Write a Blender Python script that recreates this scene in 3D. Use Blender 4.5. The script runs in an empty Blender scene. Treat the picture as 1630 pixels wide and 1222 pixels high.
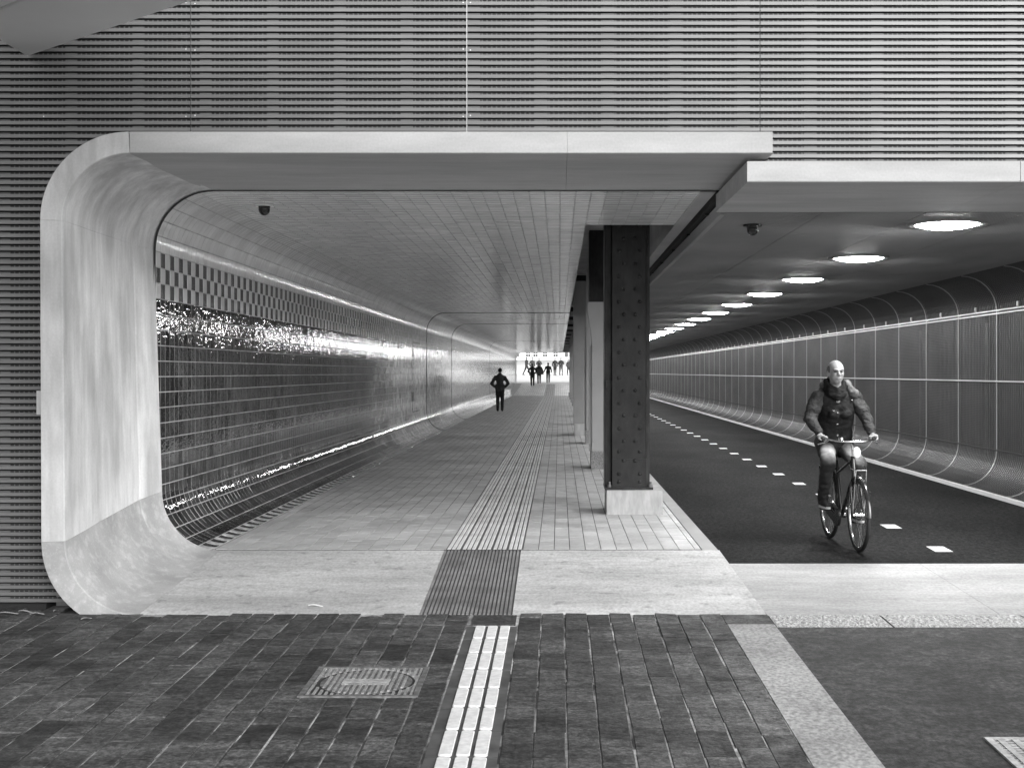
import bpy, bmesh, math, random
import numpy as np
from mathutils import Vector, Matrix, noise as mnoise

random.seed(7); rng = np.random.default_rng(7)
S = bpy.context.scene
COL = S.collection
R = math.radians

# ------------------------------------------------------------------ camera
CAMZ = 1.6
cd = bpy.data.cameras.new('camera'); cam = bpy.data.objects.new('camera', cd); COL.objects.link(cam)
cam.location = (0, 0, CAMZ); cam.rotation_euler = (R(90), 0, 0)
cd.sensor_width = 36; cd.lens = 36 * 2071 / 1630
cd.shift_x = -75 / 1630; cd.shift_y = -19 / 1630
cd.clip_start = 0.1; cd.clip_end = 2000
S.camera = cam

# ------------------------------------------------------------------ world, sun, exposure
SUN_EL, SUN_AZ = 25, 148          # azimuth clockwise from +Y
w = bpy.data.worlds.new('World'); S.world = w; w.use_nodes = True
nt = w.node_tree; nt.nodes.clear()
sky = nt.nodes.new('ShaderNodeTexSky'); sky.sky_type = 'NISHITA'; sky.sun_disc = False
sky.sun_elevation = R(SUN_EL); sky.sun_rotation = R(SUN_AZ); sky.dust_density = 4.0; sky.air_density = 1.5
bw = nt.nodes.new('ShaderNodeRGBToBW')
bg = nt.nodes.new('ShaderNodeBackground'); bg.inputs[1].default_value = 0.15
wo = nt.nodes.new('ShaderNodeOutputWorld')
nt.links.new(sky.outputs[0], bw.inputs[0]); nt.links.new(bw.outputs[0], bg.inputs[0]); nt.links.new(bg.outputs[0], wo.inputs[0])
sl = bpy.data.lights.new('sun', 'SUN'); sl.energy = 0.80; sl.angle = R(35); sl.color = (1, 1, 1)
so = bpy.data.objects.new('sun', sl); COL.objects.link(so)
sd = Vector((math.sin(R(SUN_AZ)) * math.cos(R(SUN_EL)), math.cos(R(SUN_AZ)) * math.cos(R(SUN_EL)), math.sin(R(SUN_EL))))
so.rotation_euler = sd.to_track_quat('Z', 'Y').to_euler()
so.location = (6, -8, 14)
S.view_settings.view_transform = 'Standard'; S.view_settings.look = 'None'
S.view_settings.exposure = 0.85; S.view_settings.gamma = 1.0; S.view_settings.use_curve_mapping = False
S.render.engine = 'CYCLES'
S.cycles.use_denoising = True
S.cycles.max_bounces = 12; S.cycles.diffuse_bounces = 9; S.cycles.glossy_bounces = 5
S.cycles.transparent_max_bounces = 8
S.cycles.sample_clamp_indirect = 20.0
LAMP_EMIT = 92.0

# ------------------------------------------------------------------ materials
MATS = {}
def mat(name, base, rough=0.6, metal=0.0, var=(), bump=(), rnd=0.0, attr=None, coat=0.0, spec=0.5, emit=None, roughvar=None):
    """grey procedural material.
    var: list of (scale xyz, detail, amount, lo, hi) multiplying the base; bump: list of (scale xyz, detail, strength, distance)"""
    if name in MATS: return MATS[name]
    m = bpy.data.materials.new(name); m.use_nodes = True; MATS[name] = m
    t = m.node_tree; N = t.nodes; L = t.links
    b = N['Principled BSDF']
    b.inputs['Roughness'].default_value = rough; b.inputs['Metallic'].default_value = metal
    b.inputs['Specular IOR Level'].default_value = spec
    b.inputs['Coat Weight'].default_value = coat; b.inputs['Coat Roughness'].default_value = 0.05
    geo = N.new('ShaderNodeNewGeometry')
    def noise(sc, det, rg=0.55):
        mp = N.new('ShaderNodeMapping'); mp.inputs['Scale'].default_value = sc
        L.new(geo.outputs['Position'], mp.inputs['Vector'])
        n = N.new('ShaderNodeTexNoise'); n.inputs['Scale'].default_value = 1.0; n.inputs['Detail'].default_value = det
        n.inputs['Roughness'].default_value = rg
        L.new(mp.outputs[0], n.inputs['Vector']); return n
    if attr:
        a = N.new('ShaderNodeAttribute'); a.attribute_name = attr; cur = a.outputs['Fac']
    else:
        v = N.new('ShaderNodeValue'); v.outputs[0].default_value = base; cur = v.outputs[0]
    def mul(x, y):
        q = N.new('ShaderNodeMath'); q.operation = 'MULTIPLY'; L.new(x, q.inputs[0]); L.new(y, q.inputs[1]); return q.outputs[0]
    for (sc, det, amt, lo, hi) in var:
        n = noise(sc, det)
        r = N.new('ShaderNodeMapRange'); r.inputs['From Min'].default_value = lo; r.inputs['From Max'].default_value = hi
        r.inputs['To Min'].default_value = 1 - amt; r.inputs['To Max'].default_value = 1 + amt
        L.new(n.outputs['Fac'], r.inputs['Value']); cur = mul(cur, r.outputs[0])
    if rnd:
        oi = N.new('ShaderNodeObjectInfo'); r = N.new('ShaderNodeMapRange')
        r.inputs['To Min'].default_value = 1 - rnd; r.inputs['To Max'].default_value = 1 + rnd
        L.new(oi.outputs['Random'], r.inputs['Value']); cur = mul(cur, r.outputs[0])
    L.new(cur, b.inputs['Base Color'])
    if roughvar:
        sc, det, lo, hi = roughvar
        n = noise(sc, det); r = N.new('ShaderNodeMapRange'); r.inputs['From Min'].default_value = .35; r.inputs['From Max'].default_value = .65
        r.inputs['To Min'].default_value = lo; r.inputs['To Max'].default_value = hi
        L.new(n.outputs['Fac'], r.inputs['Value']); L.new(r.outputs[0], b.inputs['Roughness'])
    prev = None
    for (sc, det, st, dist) in bump:
        n = noise(sc, det); bp = N.new('ShaderNodeBump'); bp.inputs['Strength'].default_value = st; bp.inputs['Distance'].default_value = dist
        L.new(n.outputs['Fac'], bp.inputs['Height'])
        if prev: L.new(prev, bp.inputs['Normal'])
        prev = bp.outputs[0]
    if prev: L.new(prev, b.inputs['Normal'])
    if emit:
        b.inputs['Emission Color'].default_value = (1, 1, 1, 1); b.inputs['Emission Strength'].default_value = emit
    return m

M_CONC = mat('precast_concrete', .60, .75, var=[((3.2, 3.2, 1.0), 5, .20, .35, .65), ((9, 9, 1.6), 4, .09, .35, .65), ((22, 22, 2.2), 4, .07, .3, .7), ((1.1, 1.1, 1.1), 3, .10, .35, .65), ((60, 60, 60), 2, .05, .3, .7)],
             bump=[((40, 40, 40), 4, .12, .004)])
M_CONCH = mat('precast_concrete_lintel', .42, .75, var=[((.5, 2.2, 3), 5, .12, .35, .65), ((3, 14, 14), 4, .05, .3, .7), ((60, 60, 60), 2, .05, .3, .7)],
              bump=[((40, 40, 40), 4, .12, .004)])
M_SLAB = mat('trodden_concrete', .375, .7, var=[((.6, 2.5, 1), 6, .18, .35, .65), ((4, 20, 4), 5, .10, .35, .7), ((9, 9, 9), 4, -.22, .58, .72), ((45, 30, 45), 3, .16, .34, .66)],
             bump=[((50, 50, 50), 4, .15, .004)])
M_CURB = mat('precast_concrete_foot', .50, .75, var=[((2.5, 2.5, 2.5), 5, .16, .35, .65), ((12, 12, 12), 5, .14, .5, .72), ((70, 70, 70), 3, .12, .55, .75)], bump=[((40, 40, 40), 4, .2, .004)])
M_SLAT = mat('louvre_aluminium', .185, .42, metal=.35, var=[((1.5, 6, 6), 4, .10, .35, .65)], rnd=.05)
M_DARK = mat('dark_void', .02, .9)
M_GAP = mat('joint_rubber', .035, .8)
M_GROUT = mat('grout', .38, .9, var=[((6, 6, 6), 3, .2, .35, .65)])
M_TILE = mat('glazed_tile', .5, .04, attr='tone', var=[((7, 7, 7), 5, .30, .35, .65), ((24, 9, 3), 4, .30, .35, .65)], bump=[((34, 13, 34), 1, .36, .004), ((9, 7, 9), 1, .20, .006)], spec=.34)
M_TILEC = mat('glazed_tile_ceiling', .5, .13, attr='tone', var=[((3, 3, 3), 4, .08, .35, .65)], bump=[((26, 26, 26), 2, .10, .004), ((7, 7, 7), 1, .16, .006)], spec=.55)
M_FTILE = mat('footway_tile', .33, .5, var=[((1.2, 1.2, 1.2), 5, .13, .35, .65), ((30, 30, 30), 3, .1, .3, .7)], attr='tone', bump=[((60, 60, 60), 3, .15, .003)], roughvar=((2, 2, 2), 3, .34, .6))
M_PAVE = mat('clay_paver', .062, .8, spec=.3, var=[((1.6, 4, 2), 5, .45, .33, .67), ((9, 18, 9), 6, .35, .33, .67), ((38, 38, 38), 4, .50, .34, .66), ((95, 60, 95), 2, .35, .3, .7)], rnd=.42, bump=[((26, 26, 26), 5, .6, .01), ((90, 90, 90), 3, .3, .004)], roughvar=((6, 6, 6), 4, .5, .85))
M_SAND = mat('joint_sand', .20, .95, var=[((20, 20, 20), 4, .3, .35, .65), ((7, 3.2, 1), 3, .85, .42, .56), ((.8, .8, .8), 2, .35, .4, .6)])
M_ASPH = mat('asphalt_path', .015, .9, spec=.06, var=[((.8, .35, 1), 5, .30, .35, .65), ((24, 9, 24), 4, .45, .34, .66), ((70, 24, 70), 3, .55, .3, .7)], bump=[((160, 160, 160), 3, .5, .004)])
M_ASPHO = mat('asphalt_outside', .036, .8, var=[((2.2, 2.2, 1), 6, .40, .33, .67), ((10, 10, 4), 6, .45, .36, .64), ((32, 26, 32), 4, .60, .34, .66), ((80, 45, 80), 2, .35, .3, .7)], bump=[((120, 120, 120), 3, .6, .006)])
M_STRIP = mat('kerb_strip_concrete', .32, .8, var=[((2, 2, 2), 5, .2, .35, .65), ((40, 30, 40), 4, .35, .34, .66)], bump=[((70, 70, 70), 4, .3, .004)])
M_ROUGH = mat('rough_stone', .42, .85, var=[((60, 35, 35), 5, .4, .35, .65)], bump=[((45, 28, 45), 5, 1.0, .03)])
M_WHITE = mat('white_paint', .74, .6, var=[((25, 25, 25), 4, .12, .35, .65)])
M_TACT = mat('tactile_rib', .62, .6, var=[((3, 3, 3), 4, .15, .35, .65)])
M_GROOVE = mat('grooved_plate', .20, .6, var=[((4, 4, 4), 5, .3, .35, .65)], bump=[((60, 60, 60), 3, .2, .003)])
M_STEEL = mat('painted_steel', .032, .45, spec=.25, var=[((3, 3, 1.5), 5, .35, .35, .65), ((20, 20, 8), 4, .25, .35, .7)], bump=[((30, 30, 30), 4, .3, .004)], roughvar=((5, 5, 3), 4, .3, .6))
M_STEELL = mat('pale_painted_steel', .48, .5, var=[((3, 3, 1.5), 5, .06, .35, .65)])
M_STEELM = mat('grey_painted_steel', .38, .5, var=[((3, 3, 1.5), 5, .1, .35, .65)])
M_PLAST = mat('plaster', .42, .8, var=[((1.5, 1.5, 1.5), 4, .08, .35, .65)])
M_PLASTD = mat('dark_plaster', .40, .8, var=[((1.5, 1.5, 1.5), 4, .15, .35, .65)])
M_MESH = mat('galvanised_grating', .13, .45, metal=.5, var=[((1.2, .6, 1.2), 4, .15, .35, .65)])
M_MESHC = mat('ceiling_grating', .38, .5, metal=.4, var=[((1.2, .6, 1.2), 4, .12, .35, .65)])
M_RIB = mat('galvanised_rib', .44, .4, metal=.4)
M_RAIL = mat('bright_rail', .70, .35, metal=.3)
M_LAMP = mat('lamp_lens', .9, .4, emit=LAMP_EMIT)
M_BLACK = mat('black_plastic', .015, .25)
M_DOME = mat('dome_glass', .01, .06, spec=.8)
M_WPLAS = mat('white_plastic', .9, .4)
M_IRON = mat('cast_iron', .20, .55, metal=.4, var=[((20, 20, 20), 5, .4, .35, .65)], bump=[((50, 50, 50), 4, .5, .004)])
M_SOFFIT = mat('canopy_panel', .80, .6, var=[((.8, .8, .8), 4, .05, .35, .65)])
M_GROUND = mat('ground', .3, .9, var=[((.3, .3, .3), 5, .2, .35, .65)])
M_PALEG = mat('pale_paving', .80, .85, var=[((.5, .5, .5), 4, .06, .35, .65)])
M_SKIN = mat('skin', .26, .5, var=[((20, 20, 20), 3, .06, .35, .65)])
M_HAIR = mat('short_hair', .05, .8)
M_JACK = mat('black_jacket', .012, .8, spec=.2, var=[((9, 9, 9), 4, .35, .35, .65)], bump=[((14, 14, 22), 3, .6, .03)])
M_SLEEVE = mat('jacket_sleeve', .030, .7, spec=.3, var=[((9, 9, 9), 4, .35, .35, .65)], bump=[((16, 16, 26), 3, .8, .03)])
M_JEAN = mat('dark_jeans', .055, .75, var=[((9, 9, 9), 4, .3, .35, .65)], bump=[((22, 22, 30), 3, .6, .015)])
M_SOLE = mat('white_sole', .65, .6)
M_TYRE = mat('tyre_rubber', .02, .6)
M_CHROME = mat('chrome', .6, .18, metal=1.0)
M_BIKE = mat('black_enamel', .02, .2, coat=.5)

# ------------------------------------------------------------------ mesh helpers
class MB:
    def __init__(s): s.v = []; s.f = []; s.m = []
    def add(s, verts, faces, mi=0):
        o = len(s.v); s.v += [tuple(q) for q in verts]; s.f += [tuple(i + o for i in f) for f in faces]; s.m += [mi] * len(faces); return s
    def box(s, x0, x1, y0, y1, z0, z1, mi=0):
        return s.add([(x0, y0, z0), (x1, y0, z0), (x1, y1, z0), (x0, y1, z0), (x0, y0, z1), (x1, y0, z1), (x1, y1, z1), (x0, y1, z1)],
                     [(0, 3, 2, 1), (4, 5, 6, 7), (0, 1, 5, 4), (1, 2, 6, 5), (2, 3, 7, 6), (3, 0, 4, 7)], mi)
    def hexa(s, b, t, mi=0):
        return s.add(list(b) + list(t), [(0, 3, 2, 1), (4, 5, 6, 7), (0, 1, 5, 4), (1, 2, 6, 5), (2, 3, 7, 6), (3, 0, 4, 7)], mi)
    def tube(s, pts, r, n=8, mi=0, closed=False):
        pts = [Vector(p) for p in pts]; k = len(pts); rr = r if isinstance(r, (list, tuple)) else [r] * k
        base = len(s.v); ref = None
        for i, p in enumerate(pts):
            a = pts[(i - 1) % k] if (closed or i > 0) else p
            b = pts[(i + 1) % k] if (closed or i < k - 1) else p
            d = (b - a).normalized()
            if ref is None: ref = Vector((0, 0, 1)) if abs(d.z) < .9 else Vector((1, 0, 0))
            u = (ref - d * ref.dot(d)).normalized(); ref = u; q = d.cross(u)
            for j in range(n):
                t = 2 * math.pi * j / n; s.v.append(tuple(p + (u * math.cos(t) + q * math.sin(t)) * rr[i]))
        for i in range(k if closed else k - 1):
            i2 = (i + 1) % k
            for j in range(n):
                s.f.append((base + i * n + j, base + i * n + (j + 1) % n, base + i2 * n + (j + 1) % n, base + i2 * n + j)); s.m.append(mi)
        if not closed:
            s.f.append(tuple(base + j for j in reversed(range(n)))); s.f.append(tuple(base + (k - 1) * n + j for j in range(n))); s.m += [mi, mi]
        return s
    def lathe(s, prof, c, axis='z', n=24, mi=0):
        base = len(s.v); k = len(prof); c = Vector(c)
        for (r, h) in prof:
            for j in range(n):
                t = 2 * math.pi * j / n; a, b = r * math.cos(t), r * math.sin(t)
                d = {'z': (a, b, h), 'x': (h, a, b), 'y': (a, h, b)}[axis]; s.v.append(tuple(c + Vector(d)))
        for i in range(k - 1):
            for j in range(n):
                s.f.append((base + i * n + j, base + i * n + (j + 1) % n, base + (i + 1) * n + (j + 1) % n, base + (i + 1) * n + j)); s.m.append(mi)
        s.f.append(tuple(base + j for j in range(n))); s.f.append(tuple(base + (k - 1) * n + j for j in range(n))); s.m += [mi, mi]
        return s
    def mesh(s, name, mats, smooth=False, sharp=35, fix=True):
        me = bpy.data.meshes.new(name); me.from_pydata(s.v, [], s.f)
        for q in (mats if isinstance(mats, (list, tuple)) else [mats]): me.materials.append(q)
        me.polygons.foreach_set('material_index', s.m)
        if fix:
            bm = bmesh.new(); bm.from_mesh(me); bmesh.ops.recalc_face_normals(bm, faces=bm.faces); bm.to_mesh(me); bm.free()
        if smooth:
            me.polygons.foreach_set('use_smooth', [True] * len(me.polygons)); me.set_sharp_from_angle(angle=R(sharp))
        me.update(); return me
    def build(s, name, mats, parent=None, smooth=False, sharp=35, fix=True):
        return obj(name, s.mesh(name, mats, smooth, sharp, fix), parent)

def obj(name, me, parent=None):
    o = bpy.data.objects.new(name, me); COL.objects.link(o)
    if parent is not None: o.parent = parent
    return o
def tag(o, label=None, cat=None, group=None, kind=None):
    if label: o['label'] = label
    if cat: o['category'] = cat
    if group: o['group'] = group
    if kind: o['kind'] = kind
    return o
def empty(name, loc=(0, 0, 0), rz=0):
    o = bpy.data.objects.new(name, None); COL.objects.link(o); o.location = loc; o.rotation_euler = (0, 0, rz); o.empty_display_size = .2; return o
def child_at(name, me, parent, loc=(0, 0, 0), rot=(0, 0, 0)):
    o = obj(name, me, parent); o.location = loc; o.rotation_euler = rot; return o
def structure(o): o['kind'] = 'structure'; return o

# ------------------------------------------------------------------ main dimensions
YF, YB, YEND = 9.75, 11.70, 108.0       # portal front, portal back, far end of the passage
XW, ZC, RW = -3.64, 3.23, 0.53          # tiled wall, tiled ceiling, corner radius
P = 0.1415                              # tile pitch
XK = 1.44                               # kerb between footway and cycle path
ZR = -0.12                              # cycle path level
XM, XMK, ZM = 6.5, 5.97, 3.03           # grating wall, its foot, grating ceiling
ZG = -0.213                             # outside ground at the portal
SLOPE = 0.02
def zg(y): return ZG + SLOPE * (y - YF)
def zramp(y): return 0.0 if y < 88 else min(.03 * (y - 88), 1.26)

# ------------------------------------------------------------------ ground sheet
g = MB(); prof = [(-300, -1.2), (-20, -1.0), (9.6, -.42), (88, -.42), (130, 1.16), (900, 1.16)]
for i in range(len(prof) - 1):
    (a, za), (b, zb) = prof[i], prof[i + 1]
    g.add([(-400, a, za), (400, a, za), (400, b, zb), (-400, b, zb)], [(0, 1, 2, 3)])
structure(g.build('ground', M_GROUND))

# outside footway, light strip, asphalt
XS0, XS1 = 1.215, 1.555                 # light concrete strip beside the asphalt, at the portal
pv = empty('pavement'); structure(pv)
b = MB(); b.add([(-14, -8, zg(-8) - .005), (XS0 + .02, -8, zg(-8) - .005), (XS0 + .02, YF + .0, zg(YF) - .005), (-14, YF + .0, zg(YF) - .005)], [(0, 1, 2, 3)])
b.build('joint_sand', M_SAND, pv)
def slab_mesh(w, l, h=.05, bev=.006, seed=0):
    r = random.Random(seed); q = MB()
    c = [(-w / 2, -l / 2), (w / 2, -l / 2), (w / 2, l / 2), (-w / 2, l / 2)]
    top = [(x * (1 - 2 * bev / w), y * (1 - 2 * bev / l), r.uniform(-.0015, .0015)) for x, y in c]
    mid = [(x + r.uniform(-.0015, .0015), y + r.uniform(-.0015, .0015), -bev) for x, y in c]
    q.v = top + mid + [(x, y, -h) for x, y in c]
    q.f = [(0, 1, 2, 3)] + [(i, i + 4, (i + 1) % 4 + 4, (i + 1) % 4) for i in range(4)] + [(i + 4, i + 8, (i + 1) % 4 + 8, (i + 1) % 4 + 4) for i in range(4)]
    q.m = [0] * 9; return q
PW, PL = .163, .435
PWR_ = .1678
pave_wide = [slab_mesh(PWR_ - .008, PL - .0035, bev=.004, seed=i + 20).mesh('paving_stone', M_PAVE) for i in range(6)]
pave_meshes = [slab_mesh(PW - .008, PL - .0035, bev=.004, seed=i).mesh('paving_stone', M_PAVE) for i in range(8)]
MAN = (-1.51, -.80, 7.44, 8.14)         # manhole frame
TS = (-.665, -.295)                     # tactile strip outside
spots = []; rest = MB(); ang = math.atan(SLOPE)
PWR = (XS0 - TS[1]) / 9
cols = [(TS[1] + (i + .5) * PWR, PWR, 8 - i) for i in range(9)] + [(TS[0] - (i + .5) * PW, PW, 11 + i) for i in range(56)]
for x, cw, ci in cols:
    off = (ci % 2) * PL / 2 + random.uniform(-.03, .03) - (ci * .04) % PL
    ky = 0
    y = YF - .012 - off
    first = True
    while y > -2.5:
        l = PL; yc = y - l / 2
        if first and off > .08:
            pass
        first = False
        if MAN[0] < x < MAN[1] and y > MAN[2] - .004 and y - l < MAN[3] + .004:
            if y > MAN[3] + .03: spots.append((True, x, (y + MAN[3]) / 2, -(y - MAN[3]), cw))
            if y - l < MAN[2] - .03: spots.append((True, x, (y - l + MAN[2]) / 2, -(MAN[2] - y + l), cw))
            y -= l; continue
        px, py = 890 + 2071 * x / max(yc, .5), 592 + 2071 * (CAMZ - zg(yc)) / max(yc, .5)
        vis = yc > 5.6 and -60 < px < 1500 and py < 1290
        spots.append((vis, x, yc, ci, cw)); y -= l
    if off > .08:                       # filler at the portal edge
        spots.append((True, x, YF - .01 - off / 2, -off, cw))
vis_n = 0
spots.sort(key=lambda s: (not s[0], abs(s[2] - 7.5)))
for vis, x, yc, ci, cw in spots:
    z = zg(yc) + random.uniform(-.0015, .0015)
    tx, ty = random.gauss(0, .004), random.gauss(0, .002)
    if ci < 0:
        q = slab_mesh(cw - .010, max(-ci - .012, .03), bev=.004, seed=int(yc * 1000)); me = None
    else: q = None; me = random.choice(pave_meshes if cw == PW else pave_wide)
    if vis and vis_n < 298:
        if q: me = q.mesh('paving_stone', M_PAVE)
        o = child_at('paving_stone', me, pv, (x + random.gauss(0, .0022), yc, z), (ang + ty, tx, random.gauss(0, .004))); vis_n += 1
    else:
        if not q: q = slab_mesh(cw - .008, PL - .0035, bev=.004, seed=random.randint(0, 99))
        mt = Matrix.Translation((x, yc, z)) @ Matrix.Rotation(ang, 4, 'X')
        rest.add([mt @ Vector(v) for v in q.v], q.f)
ro = rest.build('paving_rest', mat('clay_paver_rest', .062, .72, var=[((5, 5, 5), 5, .45, .33, .67), ((40, 22, 40), 4, .35, .3, .7)], bump=[((26, 26, 26), 5, .6, .01)]), pv); ro['kind'] = 'stuff'

b = MB()
for (y0, y1) in ((6.9, 9.40), (4.4, 6.896), (1.9, 4.396), (-.6, 1.896), (-8, -.604)):
    b = MB(); b.hexa([(XS0 + .0, y0, zg(y0) - .15), (XS1 - .0, y0, zg(y0) - .15), (XS1, y1, zg(y1) - .15), (XS0, y1, zg(y1) - .15)],
                     [(XS0 + .002, y0, zg(y0)), (XS1, y0, zg(y0)), (XS1, y1, zg(y1)), (XS0 + .002, y1, zg(y1))])
    b.build('edging_slab', M_STRIP, pv)
b = MB(); b.hexa([(XS0, 9.404, zg(9.4) - .15), (XS1, 9.404, zg(9.4) - .15), (XS1, YF - .006, ZG - .15), (XS0, YF - .006, ZG - .15)],
                 [(XS0, 9.404, zg(9.4) - .001), (XS1, 9.404, zg(9.4) - .001), (XS1, YF - .006, ZG - .001), (XS0, YF - .006, ZG - .001)])
b.build('edging_slab', M_PAVE, pv)
b = MB(); b.add([(XS1 + .003, -8, zg(-8) - .004), (24, -8, zg(-8) - .004), (24, 9.303, zg(9.303) - .004), (XS1 + .003, 9.303, zg(9.303) - .004)], [(0, 1, 2, 3)])
structure(b.build('road', M_ASPHO))
# rough stone strip before the cycle threshold
b = None; x = XS1 + .008
rs = []
while x < 9:
    x1 = x + (.84 if x < 1.7 else 1.05)
    q = MB(); nx, ny = 40, 9
    for j in range(ny + 1):
        for i in range(nx + 1):
            u, v = i / nx, j / ny; e = min(u * nx, (1 - u) * nx, v * ny, (1 - v) * ny)
            X = x + (x1 - x - .014) * u; Y = 9.305 + (YF - .012 - 9.305) * v
            h = (mnoise.noise((X * 22, Y * 22, 3)) * .012 + mnoise.noise((X * 55, Y * 45, 9)) * .006) * min(e, 1)
            q.v.append((X, Y, zg(Y) - .002 + h))
    for j in range(ny):
        for i in range(nx):
            a = j * (nx + 1) + i; q.f.append((a, a + 1, a + nx + 2, a + nx + 1)); q.m.append(0)
    rs.append(q); x = x1
kerb = empty('kerb', (0, 0, 0)); structure(kerb)
for q in rs: q.build('kerb_stone', M_ROUGH, kerb, fix=False)
b = MB(); b.add([(XS1, 9.29, zg(9.3) - .03), (9, 9.29, zg(9.3) - .03), (9, YF, ZG - .03), (XS1, YF, ZG - .03)], [(0, 1, 2, 3)]); b.build('kerb_bed', M_GAP, kerb)

# tactile strip outside: base tiles + white bars
ts = empty('tactile_path', (0, 0, 0)); structure(ts)
yy = [9.34, 8.93, 8.51, 8.08, 7.64, 7.23, 6.80, 6.36, 5.93, 5.5, 5.07, 4.64, 4.2]
for i in range(len(yy) - 1):
    y1, y0 = yy[i] + .004, yy[i + 1] + .010
    b = MB(); b.hexa([(TS[0] + .006, y0, zg(y0) - .05), (TS[1] - .006, y0, zg(y0) - .05), (TS[1] - .006, y1, zg(y1) - .05), (TS[0] + .006, y1, zg(y1) - .05)],
                     [(TS[0] + .006, y0, zg(y0) - .004), (TS[1] - .006, y0, zg(y0) - .004), (TS[1] - .006, y1, zg(y1) - .004), (TS[0] + .006, y1, zg(y1) - .004)])
    tl = b.build('tactile_tile', mat('tactile_base', .075, .8, var=[((6, 6, 6), 5, .35, .35, .65)]), ts)
    for k in range(3):
        cx = -.605 + .043 + k * .088; hw = .034; yc = (y0 + y1) / 2; hl = (y1 - y0) / 2 - .012
        q = MB(); n = 5; out = []
        for (sx, sy, a0) in ((1, 1, 0), (-1, 1, 90), (-1, -1, 180), (1, -1, 270)):
            for t in range(n):
                a = R(a0 + 90 * t / (n - 1)); out.append((cx + sx * (hw - .014) + .014 * math.cos(a), yc + sy * (hl - .014) + .014 * math.sin(a)))
        m_ = len(out)
        ins = [(cx + (x - cx) * .9, yc + (y - yc) * .975) for x, y in out]
        q.v = [(x, y, zg(y) - .006) for x, y in out] + [(x, y, zg(y) + .002) for x, y in out] + [(x, y, zg(y) + .006) for x, y in ins]
        q.f = [(i_, (i_ + 1) % m_, m_ + (i_ + 1) % m_, m_ + i_) for i_ in range(m_)] + [(m_ + i_, m_ + (i_ + 1) % m_, 2 * m_ + (i_ + 1) % m_, 2 * m_ + i_) for i_ in range(m_)] + [tuple(range(2 * m_, 3 * m_))]
        q.m = [0] * len(q.f); q.build('guide_bar', M_WHITE, tl)
b = MB(); b.hexa([(TS[0] + .03, 9.37, zg(9.4) - .05), (TS[1] - .02, 9.37, zg(9.4) - .05), (TS[1] - .02, 9.72, zg(9.7) - .05), (TS[0] + .03, 9.72, zg(9.7) - .05)],
                 [(TS[0] + .03, 9.37, zg(9.37) + .001), (TS[1] - .02, 9.37, zg(9.37) + .001), (TS[1] - .02, 9.72, zg(9.72) + .001), (TS[0] + .03, 9.72, zg(9.72) + .001)])
b.build('filler_slab', M_PAVE, ts)

# manhole
mh = empty('manhole_cover', (-1.155, 7.79, zg(7.79) + .003), 0); mh.rotation_euler = (ang, 0, 0)
tag(mh, 'square cast iron manhole frame with round ribbed cover set in the paving', 'manhole')
def ring_poly(q, r0, r1, z, h, n=48):
    for i in range(n):
        a, c = 2 * math.pi * i / n, 2 * math.pi * (i + 1) / n
        q.add([(r0 * math.cos(a), r0 * math.sin(a), z), (r1 * math.cos(a), r1 * math.sin(a), z), (r1 * math.cos(c), r1 * math.sin(c), z), (r0 * math.cos(c), r0 * math.sin(c), z)], [(0, 1, 2, 3)])
b = MB(); b.box(-.34, .34, -.34, .34, -.06, -.008); b.build('frame_bed', M_IRON, mh)
b = MB()
for (x0, x1, y0, y1) in ((-.345, .345, -.345, -.315), (-.345, .345, .315, .345), (-.345, -.315, -.3145, .3145), (.315, .345, -.3145, .3145)): b.box(x0, x1, y0, y1, -.05, .003)
b.build('frame', M_IRON, mh)
b = MB()
for i in range(18):
    x = -.30 + i * .0353
    yc = math.sqrt(max(.29 ** 2 - x * x, 0))
    for s in (-1, 1):
        if .31 - yc > .02: b.box(x - .007, x + .007, min(s * (yc + .012), s * .312), max(s * (yc + .012), s * .312), -.012, .001)
b.build('frame_ribs', mat('worn_iron', .36, .5, metal=.3, var=[((20, 20, 20), 4, .3, .35, .65)]), mh)['kind'] = 'stuff'
cv = MB(); cv.lathe([(.0, -.02), (.272, -.02), (.272, -.006), (.0, -.006)], (0, 0, 0), n=48); cvo = cv.build('cover', M_IRON, mh)
b = MB()
for i in range(16):
    x = -.265 + i * .0353; yc = math.sqrt(max(.265 ** 2 - x * x, 0))
    if yc < .03: continue
    if abs(x) < .14:
        b.box(x - .008, x + .008, -yc, -.07, -.008, .001); b.box(x - .008, x + .008, .07, yc, -.008, .001)
    else: b.box(x - .008, x + .008, -yc, yc, -.008, .001)
for y in (-.055, -.02, .015, .05): b.box(-.14, .14, y - .008, y + .008, -.008, .0015)
b.build('cover_ribs', MATS['worn_iron'], cvo)['kind'] = 'stuff'
b = MB(); ring_poly(b, .275, .291, -.0065, 0); b.build('seat_ring', M_DARK, mh)
# drain grate
dg = empty('drain_grate', (2.51, 6.33, zg(6.33) - .002)); dg.rotation_euler = (ang, 0, 0)
tag(dg, 'square cast iron drain grate let into the asphalt', 'drain grate')
b = MB(); b.box(-.325, .325, -.325, .325, -.06, .002); b.build('pit', M_IRON, dg)
b = MB()
for (x0, x1, y0, y1) in ((-.335, .335, -.335, -.30), (-.335, .335, .30, .335), (-.335, -.30, -.2995, .2995), (.30, .335, -.2995, .2995)): b.box(x0, x1, y0, y1, -.05, .010)
b.build('frame', MATS['worn_iron'], dg)
for i in range(8):
    b = MB(); x = -.262 + i * .075; b.box(x - .017, x + .017, -.2995, .2995, -.03, .008); b.build('bar', MATS['worn_iron'], dg)
b = MB()
for i in range(14):
    y = -.26 + i * .04; b.box(-.2995, .2995, y - .006, y + .006, -.03, .0055)
b.build('cross_bars', MATS['worn_iron'], dg)['kind'] = 'stuff'

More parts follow.
